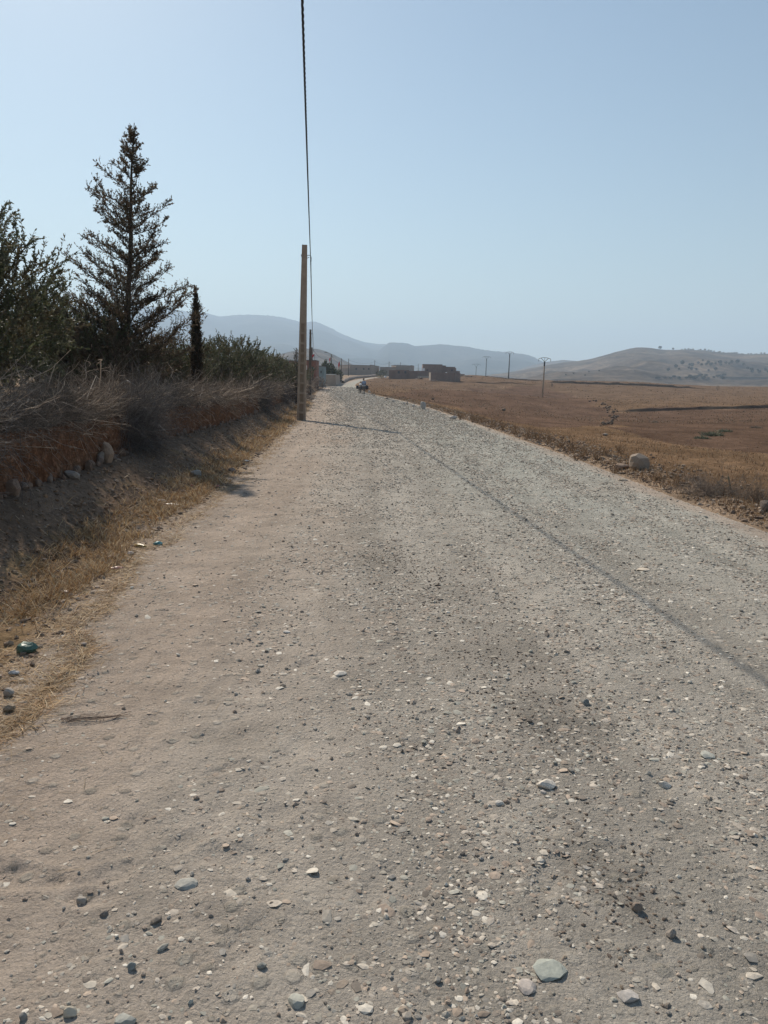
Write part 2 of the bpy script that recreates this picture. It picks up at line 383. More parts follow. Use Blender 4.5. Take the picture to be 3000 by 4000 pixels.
# ground either side: left columns then right columns (sharing the road's edge line)
kk = 4.2; jc = np.linspace(0, 1, 170); ex = (np.exp(kk * jc) - 1) / (np.exp(kk) - 1)
dl = (18 + .9 * np.maximum(Yg, 0)) * ex[None]; Xl = Lx(Yg) - dl[:, ::-1]
kr = 3.8; jr = np.linspace(0, 1, 230); er = (np.exp(kr * jr) - 1) / (np.exp(kr) - 1)
drr = (20 + 1.25 * np.maximum(Yg, 0)) * er[None]; Xrr = Rx(Yg) + drr
def in_poly(X, Y, poly):
    c = np.zeros(X.shape, bool); n = len(poly)
    for i in range(n):
        x1, y1 = poly[i]; x2, y2 = poly[(i + 1) % n]
        c ^= ((y1 > Y) != (y2 > Y)) & (X < (x2 - x1) * (Y - y1) / (y2 - y1 + 1e-9) + x1)
    return c
def field_poly(l): return [(G(a, b).x, G(a, b).y) for a, b in l]
PF = field_poly([(2405,1608),(2600,1603),(2990,1593)]) + [(150., 122.), (90., 36.)] + field_poly([(2990,1772),(2850,1760),(2700,1744),(2500,1705),(2380,1668)])
LF = field_poly([(1560,1552),(1520,1530),(1640,1524),(1850,1516),(2100,1512),(2250,1545),(2330,1580),(2395,1612),(2370,1655),(2250,1668),(2100,1672),(1950,1632),(1750,1585)])
def ground_col(X, Y):
    n1 = fbm(X * .25, Y * .12, 4, 101); n2 = fbm(X * 2.2, Y * 1.6, 4, 103)
    wX = X + 1.5 * pn(X * .15, Y * .06, 105) * (1 + Y / 60); wY = Y + 2.5 * pn(X * .1, Y * .05, 107) * (1 + Y / 60)
    gold = np.array((.235, .15, .09)); brown = np.array((.13, .083, .058)); mid = np.array((.148, .095, .067)); tan = np.array((.30, .22, .155)); shadebankc = np.array((.215, .155, .112))
    c = np.ones(X.shape + (3,)) * (gold * .86)
    far = sstep(70, 170, Y)[..., None]; c = c * (1 - far) + np.array((.175, .117, .078)) * far
    a = in_poly(wX, wY, PF)[..., None]; c = np.where(a, brown, c); a = in_poly(wX, wY, LF)[..., None]; c = np.where(a, mid, c)
    c = c * (1 + .35 * n1[..., None])
    dr_ = X - Rx(Y); e = (1 - sstep(.2, 1.2, dr_))[..., None]; c = c * (1 - e) + tan * e
    # left side
    l = Lx(Y); d = l - X; lw = np.maximum(l - Wx(Y), .3)
    ls = (shadebankc * .95) * np.ones(X.shape + (3,)); q = (sstep(-.05, .35, .38 + n2 - np.abs(d / lw - .2) * 1.6))[..., None]  # bank soil colour darkened to deepen the shade under the wall
    ls = ls * (1 - q) + np.array((.26, .18, .105)) * q
    eb = (1 - sstep(.0, .30, d + .25 * n2))[..., None]; ls = ls * (1 - eb) + np.array((.41, .335, .272)) * eb
    ls = np.where((d > lw + .2)[..., None], np.array((.33, .25, .18)), ls)
    c = np.where((d > 0)[..., None], ls, c)
    return c * (1 + .22 * n2[..., None])
gv = []; gf = []; gc = []; off = 0
for Xs in (Xl, Xrr):
    Ys = np.broadcast_to(Yg, Xs.shape); Zs = H(Xs, Ys)
    if Xs is Xl: Xs = Xs.copy(); Zs = Zs.copy(); Zs[:, -1] = Zr[:, 0]
    else: Zs = Zs.copy(); Zs[:, 0] = Zr[:, -1]
    gv.append(np.stack([Xs, Ys, Zs], -1).reshape(-1, 3)); gf.append(grid_faces(nr, Xs.shape[1], off)); gc.append(ground_col(Xs, Ys).reshape(-1, 3)); off += Xs.size
ground = tag(mesh_np('ground', np.concatenate(gv), np.concatenate(gf), M['ground'], smooth=True, col=np.concatenate(gc)), kind='structure')
# far plain under everything
a = np.linspace(0, 2 * np.pi, 97)[:-1]; rr = np.array([0, 120, 260, 420, 700, 1500, 3000, 5000, 7000, 9000.]); zz = np.array([-16, -16, -16, -15, -14, -12, -12, -12, -12, -12.])
V = [(r_ * math.cos(x), r_ * math.sin(x), z_) for r_, z_ in zip(rr, zz) for x in a]
i = (np.arange(len(rr) - 1)[:, None] * 96 + np.arange(96)[None]).ravel(); j = (np.arange(len(rr) - 1)[:, None] * 96 + (np.arange(96)[None] + 1) % 96).ravel()
tag(mesh_np('plain', V, np.stack([i, i + 96, j + 96, j], 1), noisy('far_earth', (.17, .12, .085), (.26, .19, .13), .01, 0)), kind='structure')

# ---------------------------------------------------------------- hills
def hill_mat(name, c1, c2, c3, sc_):
    m, t, b = mat_new(name); tc = N(t, 'TexCoord'); mp = N(t, 'Mapping'); mp.inputs['Scale'].default_value = (1, 1, 2.5); L(t, tc.outputs['Object'], mp.inputs['Vector'])
    n = N(t, 'TexNoise', Scale=sc_, Detail=7, Roughness=.62); L(t, mp.outputs[0], n.inputs['Vector'])
    r = ramp(t, n.outputs['Fac'], [(.3, c1), (.5, c2), (.7, c3)])
    n2 = N(t, 'TexNoise', Scale=sc_ * 11, Detail=5, Roughness=.7); L(t, mp.outputs[0], n2.inputs['Vector'])
    c = mixc(t, r.outputs['Color'], ramp(t, n2.outputs['Fac'], [(.35, .55), (.6, 1.15)]).outputs['Color'], 1., 'MULTIPLY'); L(t, c, b.inputs['Base Color']); return m
def hill(name, ridge, D, front, back, base, amp, mat, jag=0, ncol=320, nrow=90, nsc=.004, seed=0, side=0):
    rx = np.array([r_[0] for r_ in ridge], float); rp = [P(x, y, D) for x, y in ridge]
    sl_ = np.array([p.x / D for p in rp]); rz_ = np.array([p.z for p in rp])
    s = np.linspace(sl_[0], sl_[-1], ncol); zr_ = np.interp(s, sl_, rz_); k = np.hanning(9); k /= k.sum(); zr_ = np.convolve(np.pad(zr_, 4, 'edge'), k, 'valid')
    if side: zr_ = base + (zr_ - base) * sstep(0, side, (s - s[0])) * sstep(0, side, (s[-1] - s))
    Y = np.concatenate([np.linspace(front, D, nrow), np.linspace(D, back, 30)[1:]]); Yh = Y[:, None]
    t = np.where(Yh <= D, (Yh - front) / (D - front), (back - Yh) / (back - D)); prof = np.where(Yh <= D, t ** 1.25, sstep(0, 1, t))
    X = s[None] * Yh; base_a = base
    nzz = fbm(X * nsc, Yh * nsc * .7, 5, 201 + seed); rg = 1 - 2 * np.abs(fbm(X * nsc * .8, Yh * nsc * .35, 3, 231 + seed))
    Z = base_a + (zr_[None] - base_a) * prof + amp * (nzz + .7 * (rg - .5)) * np.sin(np.pi * np.clip(t, 0, 1)) ** .8
    if jag: Z = Z + jag * np.maximum(0, fbm(s * D * .03, s * 0, 3, 251 + seed))[None] * np.exp(-((Yh - D) / (D * .01)) ** 2)
    return tag(mesh_np(name, np.stack([X, np.broadcast_to(Yh, X.shape), Z], -1).reshape(-1, 3), grid_faces(len(Y), ncol), mat, smooth=True), kind='structure')
hm = hill_mat('scrub_mountain', (.03, .037, .027), (.06, .06, .045), (.12, .105, .08), .004)
hf = hill_mat('dry_hill', (.045, .036, .028), (.125, .098, .074), (.25, .19, .138), .009)
hill('mountain', [(-900,1330),(-300,1290),(200,1240),(500,1195),(640,1200),(705,1214),(760,1220),(808,1223),(862,1239),(904,1231),(988,1229),(1060,1234),(1112,1241),(1150,1252),(1190,1262),(1225,1252),(1266,1269),(1300,1286),(1338,1306),(1380,1322),(1410,1333),(1446,1341),(1500,1345),(1560,1350),(1640,1372),(1760,1400),(1950,1440),(2200,1490)], 5600, 2300, 8200, -12, 60, hm, jag=9, seed=1, nsc=.0016, side=.02)
hill('ridge', [(1340,1480),(1420,1420),(1480,1372),(1519,1337),(1591,1341),(1620,1352),(1663,1350),(1700,1346),(1736,1345),(1770,1350),(1808,1352),(1840,1357),(1880,1366),(1953,1374),(2007,1379),(2050,1384),(2079,1392),(2110,1408),(2160,1432),(2300,1470),(2500,1500)], 4300, 2200, 6000, -12, 40, hm, jag=9, seed=7, nsc=.002)
hill('distant_hill', [(1500,1420),(1600,1362),(1650,1349),(1690,1352),(1760,1400),(1850,1420),(1950,1440)], 6400, 5000, 7800, -12, 20, hm, seed=3, nsc=.002)
hill('knoll', [(560,1470),(800,1425),(930,1412),(1000,1407),(1060,1392),(1110,1379),(1160,1368),(1200,1362),(1235,1362),(1270,1371),(1310,1388),(1350,1410),(1390,1430),(1440,1448),(1560,1475),(1700,1490)], 1500, 700, 2100, -12, 14, hf, seed=11, nsc=.006, side=.03)
hill('foothill', [(300,1350),(700,1362),(900,1366),(950,1374),(1010,1384),(1080,1386),(1150,1392),(1300,1430),(1500,1470)], 2300, 1500, 3200, -12, 14, hf, seed=13, nsc=.004, side=.05)
hill('dry_hillside', [(1780,1492),(1880,1472),(1930,1463),(2000,1452),(2060,1442),(2130,1428),(2200,1416),(2260,1410),(2310,1402),(2360,1388),(2410,1374),(2460,1362),(2500,1357),(2530,1358),(2580,1365),(2620,1368),(2680,1365),(2740,1369),(2800,1375),(2860,1380),(2920,1384),(3000,1382),(3100,1380),(3300,1390),(3700,1420),(4300,1500)], 1850, 560, 2600, -13, 16, hf, jag=2.5, seed=17, nsc=.006, side=.02)
hill('pale_hill', [(1960,1470),(2060,1432),(2130,1414),(2200,1406),(2260,1411),(2330,1440),(2450,1480)], 2900, 2300, 3500, -12, 8, hf, seed=19, nsc=.004)
# ---------------------------------------------------------------- haze
hz, t, b = mat_new('haze_air'); t.nodes.remove(b); pv = N(t, 'VolumePrincipled', Density=HAZE_DENSITY, Anisotropy=.2)
pv.inputs['Color'].default_value = (.62, .80, 1.0, 1); L(t, pv.outputs[0], t.nodes['Material Output'].inputs['Volume'])
tag(MB().box(-9600, -9600, -18, 9600, 9600, 640).build('haze', hz), kind='stuff')
# ---------------------------------------------------------------- mud wall with thorn brush on top
def wall_top(Y): return 1.02 + .07 * pn(Y * .5, Y * 0, 301) + .05 * pn(Y * 2.1, Y * 0, 302) + road_z(Y)
def mud_wall():
    ys = np.concatenate([np.arange(-12, 2, .25), np.geomspace(2, 113, 1300)]); prof = np.concatenate([np.linspace(-.35, 1, 40), np.full(12, 1.), np.linspace(1, -.3, 12)])
    offx = np.concatenate([np.zeros(40), np.linspace(.03, .5, 12), np.full(12, .55)])
    Y = ys[:, None] + 0 * prof[None]; top = wall_top(ys)[:, None]; base = road_z(ys)[:, None] + .38
    Z = base + (top - base) * prof[None]; hh = np.clip(prof, 0, 1)[None]
    bulge = .06 * fbm(Y * .9, Z * 1.6, 3, 311) + .035 * fbm(Y * 5, Z * 6, 3, 313) + .016 * np.abs(pn(Y * 15, Z * 17, 315)) * (Y < 40) + .05 * (1 - hh) - .06 * sstep(.75, 1, hh)
    nick = -.10 * np.maximum(0, fbm(Y * .45, Z * .3, 2, 317) - .25)
    X = Wx(Y) + bulge + nick - offx[None]; Z = Z + .05 * pn(Y * 1.8, X * 3, 319) * (prof[None] >= 1)
    o = mesh_np('mud_wall', np.stack([X, Y, Z], -1).reshape(-1, 3), grid_faces(len(ys), len(prof)), M['mudwall'], smooth=True)
    return tag(o, 'long low wall of crumbling red mud along the left roadside, heaped with dead brush', 'wall')
mud_wall()

def tubes(P4, rad, n=3):
    """P4 (k,m,3) polylines, rad (k,m) -> verts, quads"""
    k, m, _ = P4.shape; t = np.gradient(P4, axis=1); t /= np.linalg.norm(t, axis=2, keepdims=True) + 1e-9
    ref = np.array([.3, .2, .93]); u = np.cross(t, ref); u /= np.linalg.norm(u, axis=2, keepdims=True) + 1e-6; w = np.cross(t, u)
    a = np.arange(n) * 2 * np.pi / n
    V = P4[:, :, None] + (u[:, :, None] * np.cos(a)[None, None, :, None] + w[:, :, None] * np.sin(a)[None, None, :, None]) * rad[:, :, None, None]
    idx = np.arange(k * m * n).reshape(k, m, n); q = np.stack([idx[:, :-1], np.roll(idx, -1, 2)[:, :-1], np.roll(idx, -1, 2)[:, 1:], idx[:, 1:]], -1)
    return V.reshape(-1, 3), q.reshape(-1, 4)
def polyl(S, D, Ln, m, curl, rng):
    D = D / np.linalg.norm(D, axis=1, keepdims=True); t = np.linspace(0, 1, m); c = rng.normal(0, 1, D.shape) * curl; c2 = rng.normal(0, 1, D.shape) * curl * .4
    return S[:, None] + (D[:, None] * t[None, :, None] + c[:, None] * (t ** 2)[None, :, None] + c2[:, None] * np.sin(t * 7)[None, :, None] * .3) * Ln[:, None, None]
def twigs(S, D, Ln, Rd, rng, kids=5, m=5, curl=.25):
    """parents with side twigs; returns lists of (P,rad)"""
    p = polyl(S, D, Ln, m, curl, rng); out = [(p, Rd[:, None] * np.linspace(1, .45, m)[None])]
    k = len(S); f = rng.uniform(.15, .95, (k, kids)); fi = f * (m - 1); i0 = np.minimum(fi.astype(int), m - 2); fr = (fi - i0)[..., None]
    kp = np.take_along_axis(p, i0[..., None].repeat(3, 2), 1) * (1 - fr) + np.take_along_axis(p, (i0 + 1)[..., None].repeat(3, 2), 1) * fr
    dd = (p[:, -1] - p[:, 0])[:, None] / Ln[:, None, None] + rng.normal(0, .85, (k, kids, 3)); ll = (Ln[:, None] * rng.uniform(.2, .5, (k, kids)))
    p2 = polyl(kp.reshape(-1, 3), dd.reshape(-1, 3), ll.ravel(), 4, curl * 1.2, rng); r2 = (Rd[:, None] * rng.uniform(.35, .7, (k, kids))).reshape(-1, 1) * np.linspace(1, .4, 4)[None]
    out.append((p2, r2)); return out
def build_tubes(name, lists, mat, cols, n=3, parent=None):
    V = []; Fq = []; C = []; off = 0
    for (p, r), c in zip(lists, cols):
        v, q = tubes(p, r, n); V.append(v); Fq.append(q + off); off += len(v); C.append(np.repeat(c, p.shape[1] * n, 0))
    return mesh_np(name, np.concatenate(V), np.concatenate(Fq), mat, smooth=True, col=np.concatenate(C), parent=parent)
def brush():
    rng = np.random.default_rng(11); lists = []; cols = []
    for y0, y1, k, thick, ln in ((1.5, 7, 1100, .004, .36), (7, 13, 3000, .004, .33), (13, 24, 3000, .0055, .38), (24, 48, 2600, .0085, .45), (48, 112, 2200, .017, .65)):
        y = rng.uniform(y0, y1, k); lump = .72 + .5 * pn(y * .55, y * 0, 331) + .25 * pn(y * 1.7, y * 0, 333)
        hgt = np.clip(lump, .35, 1.15) * np.where(y < 20, .45, .31); u = rng.uniform(0, 1, k); lat = rng.normal(0, .30, k)
        lat = np.where(lat > .10, .10 - (lat - .10), lat); front = lat > .05
        z = wall_top(y) - .06 + hgt * u * np.exp(-(lat / .55) ** 2) - np.where(front, rng.uniform(0, .40, k) * np.clip(1.6 * pn(y * .8, y * 0, 335) - .2 + .25 * (y < 7.6), 0, 1), 0)
        S = np.stack([Wx(y) - .27 + lat, y, z], 1); D = rng.normal(0, 1, (k, 3)) * np.array([.8, .9, .24]) + np.array([.05, 0, .0])
        S = S - D / np.linalg.norm(D, axis=1, keepdims=True) * ln * .45
        for (p, r), kid in zip(twigs(S, D, rng.uniform(.5, 1.35, k) * ln, rng.uniform(.5, 1.7, k) * thick, rng, kids=10, curl=.7), (0, 1)):
            b = rng.uniform(.10, .32, (len(p), 1)) * (1.0 if kid else 1.25); wh = (rng.uniform(0, 1, (len(p), 1)) > (.90 if kid else .975)) * .32
            lists.append((p, r * (1 + .9 * (wh > 0)))); cols.append((b + wh) * np.array([1.0, .79, .61]))
    # heap slid down the face, left of the gap
    for yc, kk_, zlo in ((12.6, 420, .45), (13.4, 200, .5), (6.6, 120, .75), (30., 200, .6), (43., 160, .6)):
        k = kk_; y = rng.normal(yc, .42, k); u = rng.uniform(0, 1, k)
        S = np.stack([Wx(y) + .05 + rng.uniform(0, .26, k) * (1 - .4 * u), y, zlo + (1.25 - zlo) * u], 1); D = rng.normal(0, 1, (k, 3)) * np.array([.4, .7, .7])
        for (p, r), kid in zip(twigs(S, D, rng.uniform(.35, .8, k), rng.uniform(.002, .005, k) * (1 if yc < 20 else 2), rng, kids=8, curl=.3), (0, 1)):
            lists.append((p, r)); cols.append(rng.uniform(.08, .2, (len(p), 1)) * np.array([1., .88, .8]))
    o = build_tubes('dead_brush', lists, M['twig'], cols); tag(o, 'tangled grey dead thorn twigs heaped along the top of the mud wall', 'brush', kind='stuff')
brush()

# ---------------------------------------------------------------- stones
def ico(sub):
    import bmesh
    bm = bmesh.new(); bmesh.ops.create_icosphere(bm, subdivisions=sub, radius=1); bm.verts.ensure_lookup_table()
    v = np.array([x.co[:] for x in bm.verts]); f = np.array([[q.index for q in p.verts] for p in bm.faces]); bm.free(); return v, f
ICO1, ICO2 = ico(1), ico(2)
PALS = np.array([(.42,.375,.32),(.37,.34,.29),(.35,.34,.295),(.35,.29,.235),(.50,.45,.38),(.27,.22,.18),(.40,.325,.26),(.30,.28,.25),(.58,.54,.47),(.20,.175,.15)])
def stones_mesh(name, X, Y, size, flat, sink, rng, pal=PALS, bright=1.0, zoff=0):
    v0, f0 = ICO1; k = len(X); nv = len(v0)
    j = v0[None] * (1 + rng.uniform(-.28, .28, (k, nv, 1))); j = j + rng.normal(0, .07, (k, nv, 3))
    sc_ = np.stack([size * rng.uniform(.75, 1.35, k), size * rng.uniform(.6, 1.0, k), size * flat], 1); j = j * sc_[:, None]
    a = rng.uniform(0, 2 * np.pi, k); tl = rng.normal(0, .14, k); ca, sa = np.cos(a)[:, None], np.sin(a)[:, None]
    z_ = j[..., 2] + j[..., 0] * np.tan(tl)[:, None]; x_ = j[..., 0] * ca - j[..., 1] * sa; y_ = j[..., 0] * sa + j[..., 1] * ca
    Zb = H(X, Y) + sc_[:, 2] * (1 - 2 * sink) + zoff
    Vv = np.stack([x_ + X[:, None], y_ + Y[:, None], z_ + Zb[:, None]], -1).reshape(-1, 3)
    Ff = (f0[None] + (np.arange(k) * nv)[:, None, None]).reshape(-1, 3)
    c = pal[rng.integers(0, len(pal), k)] * rng.uniform(.75, 1.15, (k, 1)) * bright
    return mesh_np(name, Vv, Ff, M['stone'], smooth=False, col=np.repeat(c, nv, 0))
def gravel():
    rng = np.random.default_rng(21); k = 430000
    Y = 1.25 * (150 / 1.25) ** (rng.uniform(0, 1, k) ** 1.15); t = rng.uniform(0, 1, k); X = Lx(Y) + t * (Rx(Y) - Lx(Y))
    X2 = np.clip(X, -2.2 - .55 * Y, 2.2 + .58 * Y)
    pr = .17 + .83 * sstep(.10, .42, t + .10 * fbm(X * .7, Y * .3, 3, 401)); pr = pr * (1 - .8 * sstep(.93, .985, t)) * np.clip(.85 + .9 * pn(t * 13, Y * .04, 405), .2, 1.3) * np.clip(.62 + .9 * fbm(X * 1.5, Y * .8, 3, 403), .12, 1)
    keep = (rng.uniform(0, 1, k) < pr) & (X == X2); X, Y, t = X[keep], Y[keep], t[keep]; k = len(X)
    pf = rng.uniform(0, 1, k) < 1 - .8 * sstep(25, 140, Y); X, Y, t = X[pf], Y[pf], t[pf]; k = len(X); X, Y, t = (lambda s_: (X[s_], Y[s_], t[s_]))(rng.uniform(0, 1, k) < .62 + .38 * sstep(2.5, 6, Y)); k = len(X); smin = .0027 + .00048 * Y ** .95
    size = np.minimum(smin * np.exp(np.abs(rng.normal(0, .55, k))), .016 + .0007 * Y); rd = rng.uniform(0, 1, k) < .42; flat = np.where(rd, rng.uniform(.4, .75, k), rng.uniform(.10, .24, k)); size = np.where(rd, size * .8, size * 1.45)
    sink = np.where(rd, rng.uniform(.15, .5, k), rng.uniform(.3, .62, k))
    o = stones_mesh('gravel', X, Y, size, flat, sink, rng, bright=1.12); tag(o, kind='stuff', label='loose gravel and flat chips scattered over the whole road', cat='gravel')
    # dark clods in the trail of dark patches
    Xs = []; Ys = []
    for p, s in DARKP:
        m = 150; Xs.append(p.x + rng.normal(0, s * .5, m)); Ys.append(p.y + rng.normal(0, s * .85, m))
    X = np.concatenate(Xs); Y = np.concatenate(Ys); k = len(X)
    o = stones_mesh('dark_grit', X, Y, rng.uniform(.0025, .0065, k) * (1 + Y * .08), rng.uniform(.4, .8, k), rng.uniform(.2, .5, k), rng, pal=np.array([(.20,.155,.125),(.25,.20,.16),(.28,.23,.18),(.15,.115,.09)]))
    tag(o, kind='stuff', label='trail of dark crumbly grit patches down the middle of the road', cat='grit')
    # rubble along both verges
    k = 9000; Y = 2.5 * (90 / 2.5) ** rng.uniform(0, 1, k); left = rng.uniform(0, 1, k) < .22
    X = np.where(left, Lx(Y) - np.abs(rng.normal(0, .55, k)), Rx(Y) + np.abs(rng.normal(0, .9, k)) + .05); ok = X > Wx(Y) + .15; X, Y, left = X[ok], Y[ok], left[ok]; k = len(X)
    size = np.minimum((.005 + .0008 * Y) * np.exp(np.abs(rng.normal(0, .6, k))), np.where(left, .02 + .001 * Y, .05))
    o = stones_mesh('verge_rubble', X, Y, size, rng.uniform(.35, .8, k), rng.uniform(.1, .4, k), rng, pal=np.array([(.33,.25,.185),(.26,.19,.14),(.4,.32,.25),(.2,.15,.115)]))
    tag(o, kind='stuff', label='small brown stones and clods strewn along both road verges', cat='rubble')
gravel()
def bank_clods():
    rng = np.random.default_rng(29); k = 3200; Y = 3.5 * (60 / 3.5) ** rng.uniform(0, 1, k); u = rng.uniform(.25, 1.0, k) ** .8; X = Lx(Y) - u * (Lx(Y) - Wx(Y)) + .05
    size = np.minimum((.005 + .0005 * Y) * np.exp(np.abs(rng.normal(0, .7, k))), .035)
    o = stones_mesh('bank_clods', X, Y, size, rng.uniform(.4, .8, k), rng.uniform(.15, .45, k), rng, pal=np.array([(.24,.18,.135),(.19,.145,.11),(.29,.225,.175),(.25,.16,.10)]))
    tag(o, kind='stuff', label='clods and pebbles littering the bank under the mud wall', cat='clods')
bank_clods()
def rock(name, px, py, wpx, hpx, label, cat='stone', col=(.45,.42,.37), group=None, seed=0, flat=None, sink=.18, depth=.8, yaw=None, pos=None, block=0):
    rng = np.random.default_rng(900 + seed); p = pos or G(px, py); D = math.hypot(p.y, .0) ; w = wpx / F * math.hypot(p.y, 1.6) / 2; h = hpx / F * math.hypot(p.y, 1.6)
    v, f = ICO2; j = np.sign(v) * np.abs(v) ** block if block else v.copy()
    n1 = fbm(v[:, 0] * 1.4 + seed * 7.1, v[:, 1] * 1.4 + v[:, 2] * 1.9, 3, 501 + seed); j = j * (1 + .30 * n1[:, None])
    for _ in range(11):                                     # chop facets
        d = rng.normal(0, 1, 3); d /= np.linalg.norm(d); c = rng.uniform(.52, .88); s = j @ d - c; j = j - np.maximum(s, 0)[:, None] * d[None] * .9
    hz_ = h * .62 if flat is None else flat
    j = j * np.array([w, w * depth, hz_]); a = rng.uniform(0, 6.28) if yaw is None else yaw; ca, sa = math.cos(a), math.sin(a)
    if abs(a) > .01 and yaw is None: j = np.stack([j[:, 0], j[:, 1], j[:, 2]], 1)
    o = mesh_np(name, np.stack([j[:, 0] * ca - j[:, 1] * sa, j[:, 0] * sa + j[:, 1] * ca, j[:, 2] + hz_ * (1 - 2 * sink)], 1), f, M['stone'], smooth=False, col=np.tile(np.array(col), (len(v), 1)))
    o.location = p; return tag(o, label, cat, group)
# big stones of the right verge
bo = rock('boulder', 2492, 1834, 88, 56, 'large round pale boulder with a dark face on the right verge', 'boulder', (.33,.265,.21), seed=1, yaw=.35, sink=.12, block=.62)
rock('rock', 2428, 1834, 66, 26, 'low reddish broken rock just left of the round boulder', 'rock', (.34,.25,.19), seed=2, yaw=.1)
rock('rock', 2434, 1878, 46, 10, 'flat tan slab below the round boulder at the road edge', 'rock', (.48,.40,.31), seed=3, yaw=0)
rock('rock', 1652, 1600, 26, 32, 'tall white rock standing on the right road edge beyond the boulder', 'rock', (.42,.39,.355), seed=4, yaw=0, block=.7)
rock('rock', 1615, 1590, 14, 12, 'pale rock just beyond the tall white rock on the right road edge', 'rock', (.55,.5,.45), seed=5, yaw=0)
rock('rock', 1579, 1580, 14, 10, 'nearer of two pale rocks side by side on the right road edge', 'rock', (.55,.5,.45), seed=6, yaw=0)
rock('rock', 1590, 1582, 12, 12, 'rounder of two pale rocks side by side on the right road edge', 'rock', (.46,.4,.35), seed=7, yaw=0)
rock('rock', 1535, 1571, 16, 9, 'grey flat rock on the right road edge between the donkeys and the paired rocks', 'rock', (.5,.46,.42), seed=8, yaw=0)
rock('rock', 1510, 1559, 20, 7, 'thin brown rock lying near the donkeys on the right verge', 'rock', (.36,.28,.22), seed=9, yaw=0)
rock('rock', 1454, 1544, 7, 9, 'small dark rock right behind the ridden donkey', 'rock', (.34,.27,.22), seed=10, yaw=0)
rock('rock', 1461, 1547, 7, 9, 'small pale rock next to the dark one behind the donkeys', 'rock', (.5,.44,.38), seed=11, yaw=0)
rock('rock', 1443, 1536, 11, 13, 'broken white and dark rock beside the ridden donkey', 'rock', (.52,.48,.44), seed=12, yaw=0)
rock('rock', 1768, 1636, 40, 14, 'wide pale rubble lump on the right verge past the stalks', 'rock', (.52,.46,.41), seed=13, yaw=0)
rock('rock', 1832, 1634, 16, 7, 'small pinkish stone alone in the stubble by the rubble lump', 'rock', (.48,.38,.3), seed=14, yaw=0)
rock('rock', 1690, 1562, 16, 8, 'dark clod standing in the stubble field above the white rock', 'rock', (.24,.17,.12), seed=15, yaw=0)
rock('rock', 1968, 1605, 20, 10, 'dark brown clod in the field left of the nearest pylon', 'rock', (.2,.15,.11), seed=16, yaw=0)
rock('rock', 2363, 1702, 26, 10, 'flat grey rock at the lower end of the gully', 'rock', (.3,.25,.21), seed=17, yaw=0)
rock('rock', 2990, 1996, 60, 50, 'dark rock cut by the right picture edge under dry weeds', 'rock', (.16,.13,.11), seed=18, yaw=0)
# left verge stones
for k, (px, py, w, h, lab, c) in enumerate([
    (765,1862,52,34,'grey rock with a white crust on the shaded left verge', (.36,.33,.30)), (905,1846,36,20,'rounded brown stone at the edge of the wall shadow', (.24,.19,.16)),
    (628,1964,50,16,'dark flat stone beside the white board on the left verge', (.22,.19,.17)), (37,2718,46,34,'grey rounded stone in the straw near the left picture edge', (.42,.37,.32)),
    (325,2522,30,14,'small flat dark stone where straw meets sand', (.3,.26,.23)), (1152,1634,22,12,'reddish stone left of the nearest utility pole foot', (.24,.16,.12)),
    (1118,1630,24,8,'flat dark stone in front of the nearest pole on its left', (.2,.15,.12)), (1020,1716,30,18,'brown clod of earth on the sunlit left verge before the pole', (.3,.21,.15)),
    (1135,1667,16,7,'pale chip of rock below the nearest pole foot', (.5,.45,.4))]):
    rock('stone', px, py, w, h, lab, 'stone', c, seed=30 + k, yaw=0)
# foundation stones along the foot of the mud wall
rng_ = np.random.default_rng(5); y = 6.; k = 0
FS = rock('foundation_stone', 0, 0, 30, 30, 'rounded stone half buried along the foot of the mud wall', 'stone', (.23,.165,.125), 'stones along the foot of the mud wall', seed=60, pos=Vector((Wx(8.) + .07, 8., Hs(Wx(8.) + .1, 8.))), yaw=0)
FS2 = rock('foundation_stone', 0, 0, 30, 26, 'rounded stone half buried along the foot of the mud wall', 'stone', (.21,.165,.135), 'stones along the foot of the mud wall', seed=61, pos=Vector((Wx(8.5) + .07, 8.5, Hs(Wx(8.5) + .1, 8.5))), yaw=0)
while y < 34:
    x = float(Wx(y)) + rng_.uniform(.03, .13); o = copy_tree(FS if k % 2 else FS2); s = rng_.uniform(.6, 1.6); o.scale = (s, s, s * rng_.uniform(.8, 1.2)); o.rotation_euler = (0, 0, rng_.uniform(0, 6.28))
    o.location = (x, y, Hs(x, y)); y += rng_.uniform(.10, .32) * (1 + y / 40); k += 1
rock('foundation_stone', 420, 1806, 56, 84, 'tall pale upright stone at the foot of the mud wall', 'stone', (.33,.245,.18), seed=71, yaw=0)
rock('foundation_stone', 395, 1808, 28, 50, 'narrow grey stone left of the tall pale one at the wall foot', 'stone', (.33,.29,.25), seed=72, yaw=0)
rock('foundation_stone', 58, 1935, 76, 76, 'biggest round stone at the wall foot near the left picture edge', 'stone', (.26,.19,.145), seed=73, yaw=0)
rock('foundation_stone', 275, 1868, 70, 36, 'low wide stone lying in front of the wall foot', 'stone', (.3,.27,.24), seed=74, yaw=0)
